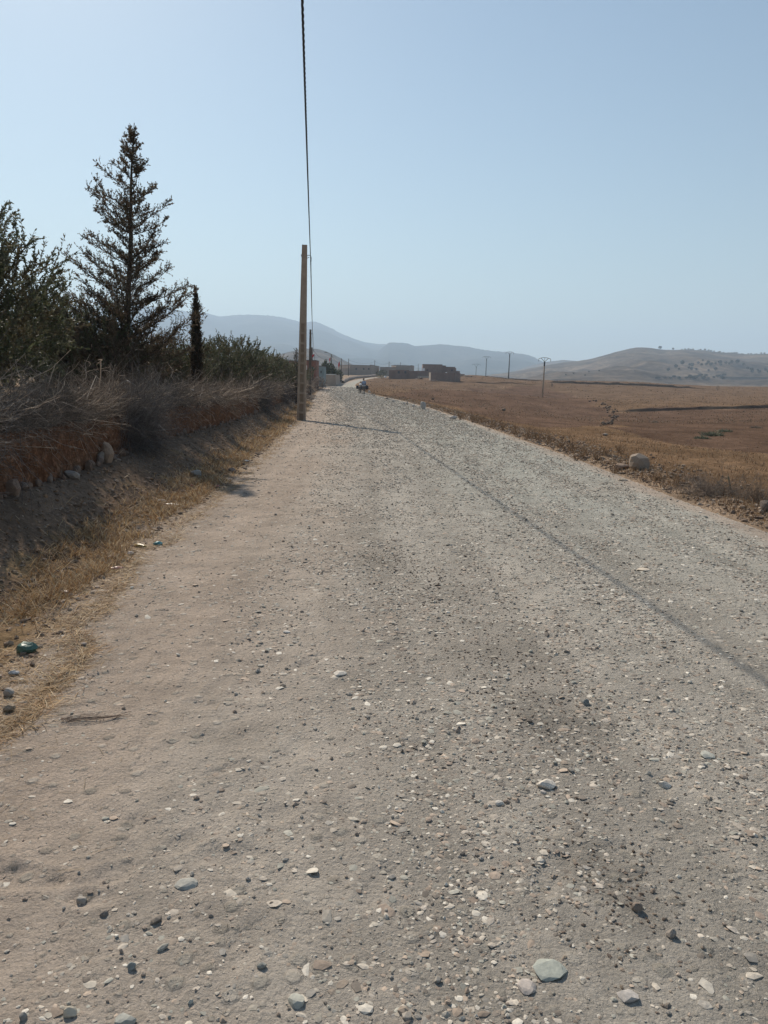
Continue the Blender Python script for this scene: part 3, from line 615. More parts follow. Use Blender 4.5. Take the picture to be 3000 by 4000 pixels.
# stones of the near road one can pick out
for k, (px, py, w, h, lab, c, f_) in enumerate([
    (2150,3790,146,44,'largest flat grey green slab in the near road', (.36,.38,.34), .012), (2056,3868,84,54,'pinkish white flat stone below the largest slab', (.47,.42,.38), .012),
    (2133,3074,84,46,'brightest white block of stone in the near road', (.66,.60,.52), .02), (2594,3072,58,40,'cracked pale stone right of the brightest white block', (.56,.52,.46), .016),
    (1952,3140,38,28,'smooth small white pebble left of the brightest white block', (.6,.56,.5), .012), (2450,3900,76,66,'half sunk pale wedge of stone at the lower right', (.46,.43,.4), .012),
    (730,3460,84,38,'flat grey slab in the sandy lower left of the road', (.40,.39,.35), .012), (316,3530,44,24,'grey rounded pebble on bare sand at the lower left', (.36,.33,.29), None),
    (271,3972,50,38,'cream white pebble by the bottom edge on the left', (.62,.54,.42), None), (488,3996,76,36,'grey domed stone cut by the bottom edge', (.40,.40,.36), None),
    (1157,3916,70,44,'pale grey slab near the bottom edge left of centre', (.42,.42,.37), .012), (515,3786,34,28,'dark grey pebble with a pale top at the lower left', (.30,.31,.29), None),
    (91,3982,28,30,'dark grey pebble in the bottom left corner', (.31,.29,.26), None), (1022,3781,34,22,'grey angular pebble between the two pale slabs at the bottom', (.30,.30,.27), None),
    (408,3578,36,18,'dark split stone lying in a small hollow of the sand', (.22,.19,.165), None), (2120,3098,30,12,'thin pale chip under the brightest white block', (.5,.46,.42), None),
    (2170,2990,0,0,'',None,None), (1325,2638,58,14,'long white stone half buried in the middle of the road', (.58,.54,.48), .012), (1120,2472,34,26,'jagged white chip left of the middle of the road', (.6,.58,.54), .01),
    (1918,2313,34,9,'bright cream chip in the middle of the road', (.66,.58,.48), .012), (2510,2228,62,12,'long cream stone right of the cable shadow', (.6,.52,.42), .012),
    (2760,2955,70,34,'pale broken slab low on the right of the road', (.44,.44,.39), .014), (2290,2752,40,24,'dark cube shaped stone by the dark grit', (.25,.25,.23), None),
    (2620,3660,44,36,'brown grey stone on its own at the lower right', (.32,.28,.24), None), (2490,3555,48,40,'brown stone amid the dark grit at the lower right', (.27,.22,.18), None)]):
    if w: rock('road_stone', px, py, w, h, lab, 'stone', c, seed=100 + k, yaw=0, flat=f_, sink=.3, depth=.75 if f_ is None else .9)

# ---------------------------------------------------------------- dry grass, straw, weeds
def blades(name, X, Y, Ln, wd, lean, col, rng, mat, zb=None, label=None, cat=None, stuff=True):
    k = len(X); Z = H(X, Y) if zb is None else zb; a = rng.uniform(0, 2 * np.pi, k); th = lean
    d = np.stack([np.cos(a) * np.sin(th), np.sin(a) * np.sin(th), np.cos(th)], 1); B = np.stack([X, Y, Z - .004], 1)
    b = rng.uniform(0, 2 * np.pi, k); s = np.stack([np.cos(b), np.sin(b), np.zeros(k)], 1) * wd[:, None]; bend = rng.normal(0, .18, (k, 3)) * Ln[:, None]; bend[:, 2] = -np.abs(bend[:, 2])
    m1 = B + d * (Ln * .55)[:, None] + bend * .3; tp = B + d * Ln[:, None] + bend
    V_ = np.stack([B - s, B + s, m1 + s * .8, m1 - s * .8, tp], 1).reshape(-1, 3); i0 = np.arange(k) * 5
    o = mesh_np(name, V_, [np.stack([i0, i0 + 1, i0 + 2, i0 + 3], 1), np.stack([i0 + 3, i0 + 2, i0 + 4], 1)], mat, col=np.repeat(col, 5, 0)); tag(o, label, cat, kind='stuff' if stuff else None); return o
def grasses():
    rng = np.random.default_rng(33)
    # straw on the left verge, mostly flattened
    k = 150000; Y = 3.0 * (60 / 3.0) ** rng.uniform(0, 1, k); lw = Lx(Y) - Wx(Y); u = np.clip(rng.normal(.20, .21, k) - .15 * (1 - sstep(3.5, 9, Y)), -.06, 1.0); X = Lx(Y) - u * lw + np.where(u < .3, 1, 0) * (.20 * fbm(Y * 1.6, u * 3, 3, 603) + np.abs(rng.normal(0, .06, k)))
    ok = (rng.uniform(0, 1, k) < np.clip(.7 + 1.7 * fbm(X * 1.5, Y * .9, 3, 601), .03, 1) * np.where(u > .5, .3, 1)); X, Y, u = X[ok], Y[ok], u[ok]; k = len(X)
    c = np.array([(.52,.36,.19),(.42,.26,.12),(.62,.49,.32),(.27,.155,.075),(.36,.27,.18)])[rng.integers(0, 5, k)] * rng.uniform(.6, 1.15, (k, 1))
    blades('straw', X, Y, rng.uniform(.03, .15, k) * (1 + Y * .012), (.0014 + .00028 * Y) * rng.uniform(.7, 1.3, k), np.where(u < .12, rng.uniform(1.25, 1.56, k), rng.uniform(.5, 1.5, k)), c, rng, M['straw'], label='trampled golden straw along the left edge of the road', cat='straw')
    # stray straws on the sand
    k = 700; Y = 2.2 * 6 ** rng.uniform(0, 1, k); X = Lx(Y) + np.abs(rng.normal(0, .5, k)) - .1; c = np.tile(np.array([(.36,.27,.17)]), (k, 1)) * rng.uniform(.5, 1.2, (k, 1))
    blades('stray_straw', X, Y, rng.uniform(.03, .16, k), .0014 * np.ones(k), np.full(k, 1.52), c, rng, M['straw'], zb=H(X, Y) + .009, label='single straws blown onto the sandy left side of the road', cat='straw')
    # stubble and weeds on the right
    k = 95000; Y = 6.5 * (150 / 6.5) ** rng.uniform(0, 1, k); e = rng.uniform(0, 1, k); dr = np.where(e < .22, np.abs(rng.normal(.1, .5, k)) + .12, rng.uniform(0, 1, k) * (4 + .55 * Y)); X = Rx(Y) + dr
    pa = in_poly(X, Y, PF) | in_poly(X, Y, LF); dens = np.where(pa, .25, 1.) * np.clip(.55 + 1.2 * fbm(X * .8, Y * .35, 3, 611), .05, 1) * np.where(dr < .25, .6, 1)
    ok = rng.uniform(0, 1, k) < dens; X, Y, dr, pa = X[ok], Y[ok], dr[ok], pa[ok]; k = len(X)
    c = np.array([(.32,.21,.12),(.25,.155,.085),(.38,.28,.18),(.19,.11,.062)])[rng.integers(0, 4, k)] * rng.uniform(.55, 1.1, (k, 1)) * np.where(pa, .75, 1)[:, None]
    blades('dry_grass', X, Y, rng.uniform(.03, .13, k) * (1 + .004 * Y) * np.where(pa, .7, 1), (.0013 + .00030 * Y) * rng.uniform(.7, 1.3, k), np.abs(rng.normal(.55, .4, k)), c, rng, M['straw'], label='dry golden stubble and dead grass over the right verge and field', cat='grass')
    # far field tufts
    k = 26000; Y = 70 * (320 / 70) ** rng.uniform(0, 1, k); X = Rx(Y) + rng.uniform(0, 1, k) * (20 + .62 * Y); ok = rng.uniform(0, 1, k) < np.clip(.4 + 1.2 * fbm(X * .12, Y * .06, 3, 621), .04, 1); X, Y = X[ok], Y[ok]; k = len(X)
    c = np.array([(.24,.165,.105),(.17,.115,.07),(.28,.20,.13)])[rng.integers(0, 3, k)] * rng.uniform(.5, 1.1, (k, 1))
    blades('field_stubble', X, Y, rng.uniform(.08, .2, k) * (1 + Y * .002), (.0004 * Y) * rng.uniform(.7, 1.6, k), np.abs(rng.normal(.6, .4, k)), c, rng, M['straw'], label='thin stubble scattered over the far field', cat='stubble')
    # left verge far: dry weeds among the wall foot and behind the wall
    k = 9000; Y = 6 * (100 / 6) ** rng.uniform(0, 1, k); X = Wx(Y) - .7 - np.abs(rng.normal(0, 3, k)) * (.3 + Y / 20); c = np.tile(np.array([(.34,.26,.17)]), (k, 1)) * rng.uniform(.5, 1.1, (k, 1))
    blades('orchard_grass', X, Y, rng.uniform(.05, .25, k), .0016 + .0003 * Y, np.abs(rng.normal(.5, .4, k)), c, rng, M['straw'], label='sparse dry grass on the orchard floor behind the wall', cat='grass')
grasses()
def weed(name, px, py, w, h, label, col, n=60, seed=0, kids=7, up=.9, group=None, cat='weed', thick=.0016):
    rng = np.random.default_rng(700 + seed); p = G(px, py); sc_ = math.hypot(p.y, 1) / F; w *= sc_; h *= sc_
    S = rng.normal(0, 1, (n, 3)) * np.array([w * .16, w * .16, 0]); D = rng.normal(0, .55, (n, 3)) * np.array([w / h, w / h, .3]) + np.array([0, 0, up])
    ls = twigs(S, D, rng.uniform(.5, 1.0, n) * h, np.full(n, thick * (1 + p.y * .06)), rng, kids=kids, curl=.18)
    o = build_tubes(name, ls, M['twig'], [rng.uniform(.6, 1.2, (len(a), 1)) * np.array(col) for a, r in ls]); o.location = p; return tag(o, label, cat, group)
weed('dry_shrub', 2790, 1935, 330, 120, 'largest grey leafless shrub on the right verge', (.24,.19,.15), n=150, seed=1, kids=10, up=.7, cat='shrub')
weed('dry_shrub', 2960, 1965, 150, 120, 'grey leafless shrub cut by the right picture edge', (.22,.17,.13), n=80, seed=2, kids=10, up=.7, cat='shrub')
weed('dry_shrub', 2700, 1880, 170, 60, 'low grey brown shrub left of the largest leafless one', (.26,.19,.14), n=70, seed=3, kids=10, up=.6, cat='shrub')
st_ = [(2470,1822,26,60),(2330,1800,26,40),(2280,1790,30,50),(2230,1765,36,66),(2190,1752,30,52),(2140,1738,36,66),(2100,1722,36,60),(2060,1716,40,66),(2010,1700,40,62),(1960,1682,36,50),(1925,1672,40,66),(1880,1655,36,46),(1850,1650,30,50),(1800,1640,30,40),(2400,1850,30,40),(2560,1880,36,50),(2640,1900,40,60),(2250,1800,30,40),(2360,1780,34,40),(2420,1770,40,40)]
for k, (a_, b_, w_, h_) in enumerate(st_): weed('dead_stalk', a_, b_, w_, h_, 'tuft of brown dead stalks on the right verge between the white rock and the shrubs', (.25,.155,.085), n=16, seed=20 + k, kids=5, group='dead stalks on the right verge', cat='stalks', thick=.0022)
for k, (px, py, h, ang) in enumerate([(2862,1926,70,-.35), (2838,1912,46,-1.0)]):
    p = G(px, py); s = p.y / F; m_ = MB().tube([(0, 0, -.03), (math.sin(ang) * h * s * .5, .02, math.cos(ang) * h * s * .5), (math.sin(ang) * h * s, 0, math.cos(ang) * h * s)], [.016, .014, .011], 7)
    o = m_.build('broken_stick', noisy('dead_wood', (.10,.085,.055), (.2,.17,.11), 20, .5, 60, dist=.004), None, True); o.location = p; tag(o, ['thick dark stick standing up out of the dry shrubs', 'thick dark stick leaning low in the dry shrubs'][k], 'stick')
for k, (px, py, w, h, lab) in enumerate([(2780,1702,90,26,'larger green grey bush alone in the ploughed field'), (2742,1714,60,16,'low green grey bush left of the larger field bush'), (2830,1686,60,14,'flat green grey bush behind the larger field bush'), (2955,1672,44,10,'small tan bush at the right end of the ploughed field'), (2560,1650,30,8,'tiny dry bush on the ploughed field below the dark bank')]):
    weed('field_bush', px, py, w, h, lab, (.21,.21,.135) if k < 3 else (.26,.2,.14), n=140, seed=50 + k, kids=10, up=.5, cat='bush', thick=.006)
# ---------------------------------------------------------------- trees
def leaf_mesh(name, base, dirs, ln, wd, col, mat, rng, parent=None):
    k = len(base); d = dirs / (np.linalg.norm(dirs, axis=1, keepdims=True) + 1e-9); s = np.cross(d, rng.normal(0, 1, (k, 3))); s /= np.linalg.norm(s, axis=1, keepdims=True) + 1e-9
    m = base + d * (ln * .5)[:, None]; V_ = np.stack([base, m + s * (wd)[:, None], base + d * ln[:, None], m - s * (wd)[:, None]], 1).reshape(-1, 3); i0 = np.arange(k) * 4
    return mesh_np(name, V_, np.stack([i0, i0 + 1, i0 + 2, i0 + 3], 1), mat, col=np.repeat(col, 4, 0), parent=parent)
OLC = np.array([(.10,.11,.058),(.075,.082,.043),(.135,.135,.082),(.12,.10,.055)])
def olive(name, loc, rad, hgt, label, seed, shoots=420, lf=.062, group='olive trees behind the mud wall', skirt=.25, trunk_n=3, cat='olive tree', pal=OLC, rr=True):
    rng = np.random.default_rng(seed); t = empty(name, loc, label, cat, group)
    zc = hgt * .52; k = shoots; v = rng.normal(0, 1, (k, 3)); v /= np.linalg.norm(v, axis=1, keepdims=True); r = rng.uniform(.12, 1, k) ** .5
    lump = 1 + .28 * fbm(v[:, 0] * 1.6 + seed, v[:, 1] * 1.6 + v[:, 2] * 1.3, 3, 801 + seed)
    c = v * (r * lump)[:, None] * np.array([rad, rad, hgt * .43]) + np.array([0, 0, zc]); c[:, 2] = np.maximum(c[:, 2], skirt + rng.uniform(0, .3, k))
    up = v * .75 + np.array([0, 0, .75]) + rng.normal(0, .35, (k, 3)); sl_ = rng.uniform(.22, .46, k) * (.8 + rad * .12)
    pl = polyl(c - up / np.linalg.norm(up, axis=1, keepdims=True) * sl_[:, None] * .35, up, sl_, 5, .2, rng)
    nl = 46; f = rng.uniform(0.0, 1, (k, nl)); i0 = np.minimum((f * 4).astype(int), 3); fr = (f * 4 - i0)[..., None]
    b = np.take_along_axis(pl, i0[..., None].repeat(3, 2), 1) * (1 - fr) + np.take_along_axis(pl, (i0 + 1)[..., None].repeat(3, 2), 1) * fr
    dd = (pl[:, -1] - pl[:, 0])[:, None] / sl_[:, None, None] * .8 + rng.normal(0, .55, (k, nl, 3)); n = k * nl
    col = (pal[rng.integers(0, len(pal), (k, 1))] * rng.uniform(.7, 1.25, (k, nl, 1))).reshape(-1, 3)
    leaf_mesh('crown', b.reshape(-1, 3), dd.reshape(-1, 3), rng.uniform(.7, 1.3, n) * lf, rng.uniform(.8, 1.25, n) * lf * .19, col, M['leaf'], rng, t)
    m = MB()
    for q in range(trunk_n):
        a = rng.uniform(0, 6.28); dx, dy = math.cos(a), math.sin(a); h0 = hgt * .36
        m.tube([(dx * .05, dy * .05, -.1), (dx * .14, dy * .14, h0 * .4), (dx * rad * .28, dy * rad * .28, h0), (dx * rad * .42, dy * rad * .42, hgt * .62)], [.11, .08, .06, .03], 7)
        for w in range(4):
            i = rng.integers(0, k); m.tube([(dx * rad * .28, dy * rad * .28, h0), tuple((np.array([dx * rad * .28, dy * rad * .28, h0]) + c[i]) / 2 + rng.normal(0, .1, 3)), tuple(c[i])], [.045, .03, .012], 5)
    m.build('trunk', M['bark'], t, True)
    ls = [(pl, np.tile(np.linspace(.006, .002, 5), (k, 1)))]; build_tubes('twigs', ls, M['twig'], [np.tile(np.array([(.10,.08,.06)]), (k, 1))], parent=t)
    return t
def at(px, D): r = ray(px, 1490); return r.x * D
def put(o, px, D, s=1., rz=0., dz=-.05): x = at(px, D); o.location = (x, D, Hs(x, D) + dz); o.scale = (s, s, s); o.rotation_euler.z = rz; return o
x0 = at(-235, 10.5)
olive('olive_tree', (x0, 10.5, Hs(x0, 10.5) - .05), 1.85, 2.95, 'tallest olive tree, cut by the left picture edge', 3, shoots=1300, trunk_n=4, lf=.055)
OH = 2.5
A = olive('olive_tree', (0, 0, 0), 1.5, OH, '', 5, shoots=800, lf=.058)
B = olive('olive_tree', (0, 0, 0), 1.6, OH, '', 9, shoots=760, lf=.062)
def grow(src, px, D, top, wx, rz, label, first=False):
    o = src if first else copy_tree(src); x = at(px, D); z = Hs(x, D) - .05; s = (P(px, top, D).z - z) / OH * .96
    o.location = (x, D, z); o.scale = (wx, wx, max(s, .5)); o.rotation_euler.z = rz; o['label'] = label; return o
grow(A, 330, 18.5, 1140, .95, 0., 'olive tree between the tallest olive and the big conifer', True)
grow(B, 815, 27.5, 1310, .95, 0., 'olive tree right behind the slim cypress', True)
grow(A, 180, 20., 1120, 1., 2.1, 'olive tree filling the gap behind the tallest olive')
grow(B, 570, 23., 1300, .8, 1.2, 'olive tree half hidden behind the big conifer on its right')
grow(A, 700, 24, 1335, .75, 4.0, 'olive tree between the big conifer and the slim cypress')
grow(B, 905, 33, 1300, 1.1, 3.3, 'olive tree with a bushy top right of the slim cypress')
grow(A, 975, 38, 1350, 1.1, .7, 'olive tree stepping down right of the bushy topped one')
grow(B, 1030, 45, 1366, 1.2, 5.0, 'lower olive tree before the red brown house')
grow(A, 1072, 54, 1392, 1.3, 2.9, 'round olive tree under the roof line of the red brown house')
grow(B, 1106, 64, 1408, 1.4, 1.8, 'olive tree left of the small cypress')
grow(A, 1140, 76, 1420, 1.3, 3.9, 'farthest olive tree, close behind the nearest utility pole')
grow(A, 30, 27, 1200, 1.1, 1.5, 'olive tree in the second row at the far left')
grow(B, 420, 30, 1290, 1.1, 2.5, 'olive tree in the second row behind the big conifer')
grow(B, 240, 35, 1270, 1.2, 4.4, 'olive tree deep in the orchard left of the conifer trunk')
grow(A, 640, 40, 1340, 1.1, 5.5, 'olive tree deep in the orchard left of the slim cypress')
CYC = np.array([(.145,.104,.067),(.105,.080,.052),(.18,.128,.083),(.10,.092,.055)])
def conifer(loc, top, prof, label, seed, lean=0., nb=150, base=.12, name='conifer', sprig=.05, tier=(.25, .55)):
    """prof: (height above base, reach) pairs; open branches with sprays of scale leaves"""
    rng = np.random.default_rng(seed); t = empty(name, loc, label, 'conifer'); ph = np.array([p[0] for p in prof]); pr = np.array([p[1] for p in prof])
    h = base + (top - base) * (rng.uniform(0, 1, nb) ** 1.35); h.sort(); a = np.arange(nb) * 2.399 + rng.normal(0, .35, nb)
    reach = np.interp(h, ph, pr) * (1 - .10 * np.cos(a)) * np.where(rng.uniform(0, 1, nb) < .38, rng.uniform(.85, 1.12, nb), rng.uniform(.4, .8, nb))
    ht = h
    rise = np.interp(h / top, [0, .35, .7, .9, 1], [.22, .36, .34, .5, 1.8]) + rng.normal(0, .10, nb)
    h = np.maximum(ht - reach * (rise + .22), .15 + .1 * ht)
    m = 9; s = np.linspace(0, 1, m); ctr = np.stack([lean * h / top, 0 * h, h], 1)
    ox = reach[:, None] * s[None]; up = reach[:, None] * (rise[:, None] * s[None] + .22 * s[None] ** 2.4)
    wob = np.cumsum(rng.normal(0, .05, (nb, m)), 1) * s[None]
    Pb = ctr[:, None] + np.stack([np.cos(a)[:, None] * ox - np.sin(a)[:, None] * wob * reach[:, None], np.sin(a)[:, None] * ox + np.cos(a)[:, None] * wob * reach[:, None], up], -1)
    ls = [(Pb, np.linspace(1, .25, m)[None] * (.006 + .010 * reach[:, None]))]
    # sprays
    ns = 78; u = 1 - (1 - rng.uniform(.06, 1, (nb, ns))) ** 1.15; fi = u * (m - 1); i0 = np.minimum(fi.astype(int), m - 2); fr = (fi - i0)[..., None]
    sb = np.take_along_axis(Pb, i0[..., None].repeat(3, 2), 1) * (1 - fr) + np.take_along_axis(Pb, (i0 + 1)[..., None].repeat(3, 2), 1) * fr
    bd = (Pb[:, -1] - Pb[:, 0]); bd = bd / (np.linalg.norm(bd, axis=1, keepdims=True) + 1e-6)
    sd = bd[:, None] * .75 + np.array([0, 0, .45]) + rng.normal(0, .5, (nb, ns, 3)); sl_ = (.07 + .28 * reach[:, None] * (1 - .55 * u)) * rng.uniform(.5, 1.1, (nb, ns)); sl_ = np.minimum(sl_, .30)
    keep = rng.uniform(0, 1, (nb, ns)) < np.clip(.04 + .55 * reach[:, None], .06, 1); sb, sd, sl_ = sb[keep], sd[keep], sl_[keep]
    ps = polyl(sb, sd, sl_, 4, .22, rng); ls.append((ps, np.tile(np.linspace(.0035, .0015, 4), (len(ps), 1))))
    nl = 13; k = len(ps); f = rng.uniform(.1, 1, (k, nl)); i0 = np.minimum((f * 3).astype(int), 2); fr = (f * 3 - i0)[..., None]
    b = np.take_along_axis(ps, i0[..., None].repeat(3, 2), 1) * (1 - fr) + np.take_along_axis(ps, (i0 + 1)[..., None].repeat(3, 2), 1) * fr
    dd = (ps[:, -1] - ps[:, 0])[:, None] / sl_[:, None, None] * .9 + rng.normal(0, .5, (k, nl, 3)); n = k * nl
    col = (CYC[rng.integers(0, len(CYC), (k, 1))] * rng.uniform(.7, 1.25, (k, nl, 1))).reshape(-1, 3)
    leaf_mesh('foliage', b.reshape(-1, 3), dd.reshape(-1, 3), rng.uniform(.6, 1.2, n) * sprig, rng.uniform(.7, 1.2, n) * sprig * .22, col, M['leaf'], rng, t)
    build_tubes('branches', ls, M['twig'], [np.tile(np.array([(.075,.055,.042)]), (len(q), 1)) for q, _ in ls], parent=t)
    hh = np.linspace(-.1, top, 14); MB().tube([(lean * q / top + .015 * math.sin(q * 2.2), .01 * math.cos(q * 3), q) for q in hh], [max(.008, .085 * (1 - max(q, 0) / top) ** .8 + .006) for q in hh], 8).build('trunk', M['bark'], t, True)
    return t
D = 18.6; x0 = at(487, D); zb = Hs(x0, D)
tp = P(521, 470, D); topz = tp.z - zb
def hz_at(py, px=500): return P(px, py, D).z - zb
pf = [(hz_at(1490), 1.2), (hz_at(1400), 1.6), (hz_at(1250), 1.7), (hz_at(1120), 1.6), (hz_at(1030), 1.3), (hz_at(960), 1.1), (hz_at(900), .9), (hz_at(830), .95), (hz_at(770), .9), (hz_at(700), .75), (hz_at(620), .45), (hz_at(540), .24), (hz_at(470), .05)]
conifer((x0, D, zb - .05), topz, pf, 'big open branched conifer, the tallest tree in the picture', 4, lean=tp.x - x0, nb=175, name='conifer_tree')
def column(px, D, top, w, label, seed, name='cypress', n=900, lean=0):
    rng = np.random.default_rng(seed); x = at(px, D); z = Hs(x, D); h = P(px, top, D).z - z; w = w / F * D; t = empty(name, (x, D, z - .05), label, 'cypress')
    zz = h * rng.uniform(.02, 1, n) ** .95; a = rng.uniform(0, 6.28, n); r = w * .5 * np.interp(zz / h, [0, .1, .4, .7, .88, 1], [.95, 1, .8, .5, .22, .02]) * rng.uniform(.1, 1, n) ** .5 * (1 + .15 * pn(zz * 3, a, 3))
    S = np.stack([np.cos(a) * r + lean * zz / h, np.sin(a) * r, zz], 1); Dv = np.stack([np.cos(a) * .35, np.sin(a) * .35, np.full(n, 1.)], 1) + rng.normal(0, .22, (n, 3)); sl_ = rng.uniform(.12, .32, n) * (.6 + w) * np.where(zz > h * .85, .6, 1)
    kp = rng.uniform(0, 1, n) < .12 + .9 * np.interp(zz / h, [0, .4, .7, .88, 1], [1, .8, .5, .2, .05]); S, Dv, sl_ = S[kp], Dv[kp], sl_[kp]; n = len(S)
    out = rng.uniform(0, 1, n) < .03; Dv[out, :2] *= 3.2; sl_[out] *= 1.6
    ps = polyl(S, Dv, sl_, 4, .15, rng); nl = 14; f = rng.uniform(0, 1, (n, nl)); i0 = np.minimum((f * 3).astype(int), 2); fr = (f * 3 - i0)[..., None]
    b = np.take_along_axis(ps, i0[..., None].repeat(3, 2), 1) * (1 - fr) + np.take_along_axis(ps, (i0 + 1)[..., None].repeat(3, 2), 1) * fr
    dd = (ps[:, -1] - ps[:, 0])[:, None] / sl_[:, None, None] + rng.normal(0, .45, (n, nl, 3)); col = (CYC[rng.integers(0, 4, (n, 1))] * rng.uniform(.32, .66, (n, nl, 1))).reshape(-1, 3); q = n * nl
    lf = .05 * (1 + D * .008); leaf_mesh('foliage', b.reshape(-1, 3), dd.reshape(-1, 3), rng.uniform(.7, 1.2, q) * lf, rng.uniform(.7, 1.2, q) * lf * .19, col, M['leaf'], rng, t)
    MB().tube([(0, 0, -.1), (lean * .5, 0, h * .5), (lean, 0, h)], [w * .09 + .02, w * .06 + .015, .008], 7).build('trunk', M['bark'], t, True); return t
column(768, 21.5, 1128, 36, 'slim dark columnar cypress right of the big conifer', 6, n=1900, lean=.03)
column(1158, 50, 1358, 36, 'small dark cypress just left of the nearest utility pole', 7, n=420)

# ---------------------------------------------------------------- utility poles and cable
def pole_part(h, wb, wt, near=True):
    """tapered reinforced-concrete pole: two flanges, recessed web with cross bars, solid upper part"""
    m = MB(); db, dt = wb * .62, wt * .75; hs = h * .56
    def W_(z): return wb + (wt - wb) * z / h
    def D_(z): return db + (dt - db) * z / h
    fl = .27
    for sgn in (-1, 1):
        a0, a1 = W_(-.4) / 2, W_(hs) / 2; q = lambda w, f: sorted((sgn * w, sgn * w * (1 - f)))
        x = q(a0, fl * 2); y = q(a1, fl * 2); m.taper(-.4, hs, (x[0], x[1], -D_(0) / 2, D_(0) / 2), (y[0], y[1], -D_(hs) / 2, D_(hs) / 2))
    m.taper(hs, h, (-W_(hs) / 2, W_(hs) / 2, -D_(hs) / 2, D_(hs) / 2), (-wt / 2, wt / 2, -dt / 2, dt / 2))
    nbar = 9; w = MB(); bars = MB()
    for k in range(nbar):
        z = .32 + k * (hs - .3) / nbar; x = W_(z) / 2 * (1 - 2 * fl) - .002; y = D_(z) / 2 - .004; bars.box(-x, -y, z - .045, x, y, z + .045)
    x0, x1 = W_(0) / 2 * (1 - 2 * fl) - .003, W_(hs) / 2 * (1 - 2 * fl) - .003; w.taper(-.3, hs - .002, (-x0, x0, -D_(0) * .22, D_(0) * .22), (-x1, x1, -D_(hs) * .22, D_(hs) * .22))
    m.v, m.f = m.add(bars.v, bars.f).v, m.f
    return m, w
M['darkpole'] = noisy('silhouette_pole', (.10, .08, .065), (.16, .125, .10), 3, .2, 30)  # far poles: backlit silhouette tone put into a darker pole colour
def utility_pole(base, top, label, wb=.36, wt=.17, arm=1, ry=0):
    """base, top world points; leaning as in the photo"""
    h = (top - base).length; t = empty('utility_pole', base, label, 'utility pole', 'concrete poles carrying the roadside cable')
    d = (top - base).normalized(); t.rotation_euler = (-math.asin(d.y), math.asin(d.x), ry)
    m, w = pole_part(h, wb, wt); dk_ = base.y > 60; m.build('shaft', M['darkpole'] if dk_ else M['concrete'], t); w.build('web', M['darkpole'] if dk_ else M['recess'], t)
    b = MB(); b.tube([(wt / 2 - .02, 0, h - .42), (wt / 2 + .10, 0, h - .38), (wt / 2 + .16, 0, h - .44)], .012, 6); b.tube([(wt / 2 - .02, 0, h - .52), (wt / 2 + .10, 0, h - .46)], .010, 6); b.box(-wt / 2 - .03, -.07, h - .44, -wt / 2 - .002, .07, h - .38)
    br = b.build('bracket', M['blacksteel'], t); MB().tube([(wt / 2 + .16, 0, h - .43), (wt / 2 + .16, 0, h - .50), (wt / 2 + .17, 0, h - .66)], [.016, .028, .014], 8).build('clamp', M['rubber'], br, True)
    return t, h
def hook(base, top, wt=.17): d = (top - base).normalized(); return base + d * ((top - base).length - .58) + Vector((wt / 2 + .17, 0, 0))
PB = []
b1 = G(1177, 1642); t1 = P(1190, 957, b1.y); PB.append((b1, t1))
D2 = 86.; PB.append((Vector((P(1210, 1545, D2).x, D2, Hs(P(1210, 1545, D2).x, D2))), P(1213, 1287, D2)))
D3 = 137.; PB.append((Vector((P(1219, 1520, D3).x, D3, Hs(P(1219, 1520, D3).x, D3))), P(1219, 1357, D3)))
for px, pt, pb, D_ in ((1294, 1384, 1497, 200), (1333, 1399, 1486, 262), (1361, 1401, 1471, 318), (1463, 1407, 1471, 372), (1519, 1412, 1474, 395), (1563, 1415, 1470, 430), (1633, 1421, 1470, 450)):
    p = P(px, pb, D_); PB.append((Vector((p.x, D_, min(p.z, Hs(p.x, D_)))), P(px + 1, pt, D_)))
LAB = ['nearest concrete utility pole, tall in front of the brush wall', 'second concrete utility pole, just right of the nearest one', 'third utility pole, half hidden behind the second', 'utility pole with a street lamp before the tan walled garden', 'utility pole next to the lowest red flag', 'utility pole left of the long plain house with three windows', 'utility pole at the right corner of the long plain house', 'utility pole rising behind the bush at the bend', 'utility pole with a small white box in front of the curved house', 'utility pole standing between the curved house and the stepped house']
# pole behind the camera that carries the near span
hk = [hook(b, t) for b, t in PB]
rt = ray(1180, 0); sag = .55; Y0 = b1.y - 50.
for Yq in np.arange(6, 24, .02):
    u = (b1.y - Yq) / 50.; zq = hk[0].z - sag * 4 * u * (1 - u)
    if CAMH + rt.z * Yq >= zq: break
x_0 = hk[0].x + (rt.x * Yq - hk[0].x) * (b1.y - Y0) / (b1.y - Yq)
pb0 = Vector((x_0 - .25, Y0, Hs(x_0, Y0))); PB0 = (pb0, pb0 + Vector((0, 0, hk[0].z + .6 - pb0.z)))
utility_pole(*PB0, 'concrete utility pole behind the viewer carrying the near cable')
for (b_, t_), lb in zip(PB, LAB):
    t, h = utility_pole(b_, t_, lb, wb=.37 if b_.y < 60 else .36, wt=.20)
    if 'street lamp' in lb:
        o = MB().tube([(-.02, 0, h - .15), (-1.1, -.2, h + .45)], .04, 6).build('lamp_arm', M['metal'], t); MB().taper(-.08, .08, (-.5, .3, -.13, .13), (-.4, .25, -.1, .1)).build('lamp_head', M['blacksteel'], o).location = (-1.3, -.2, h + .5)
    if 'white box' in lb: MB().box(-.45, -.5, h - 3.0, .45, -.3, h - 1.9).build('meter_box', noisy('white_paint', (.7,.7,.7), (.78,.78,.78), 3, 0), t)
def span(a, b, sg, n): return [a + (b - a) * (i / n) + Vector((0, 0, -sg * 4 * (i / n) * (1 - i / n))) for i in range(n + 1)]
cb = MB(); near = span(hook(*PB0), hk[0], sag, 1150)
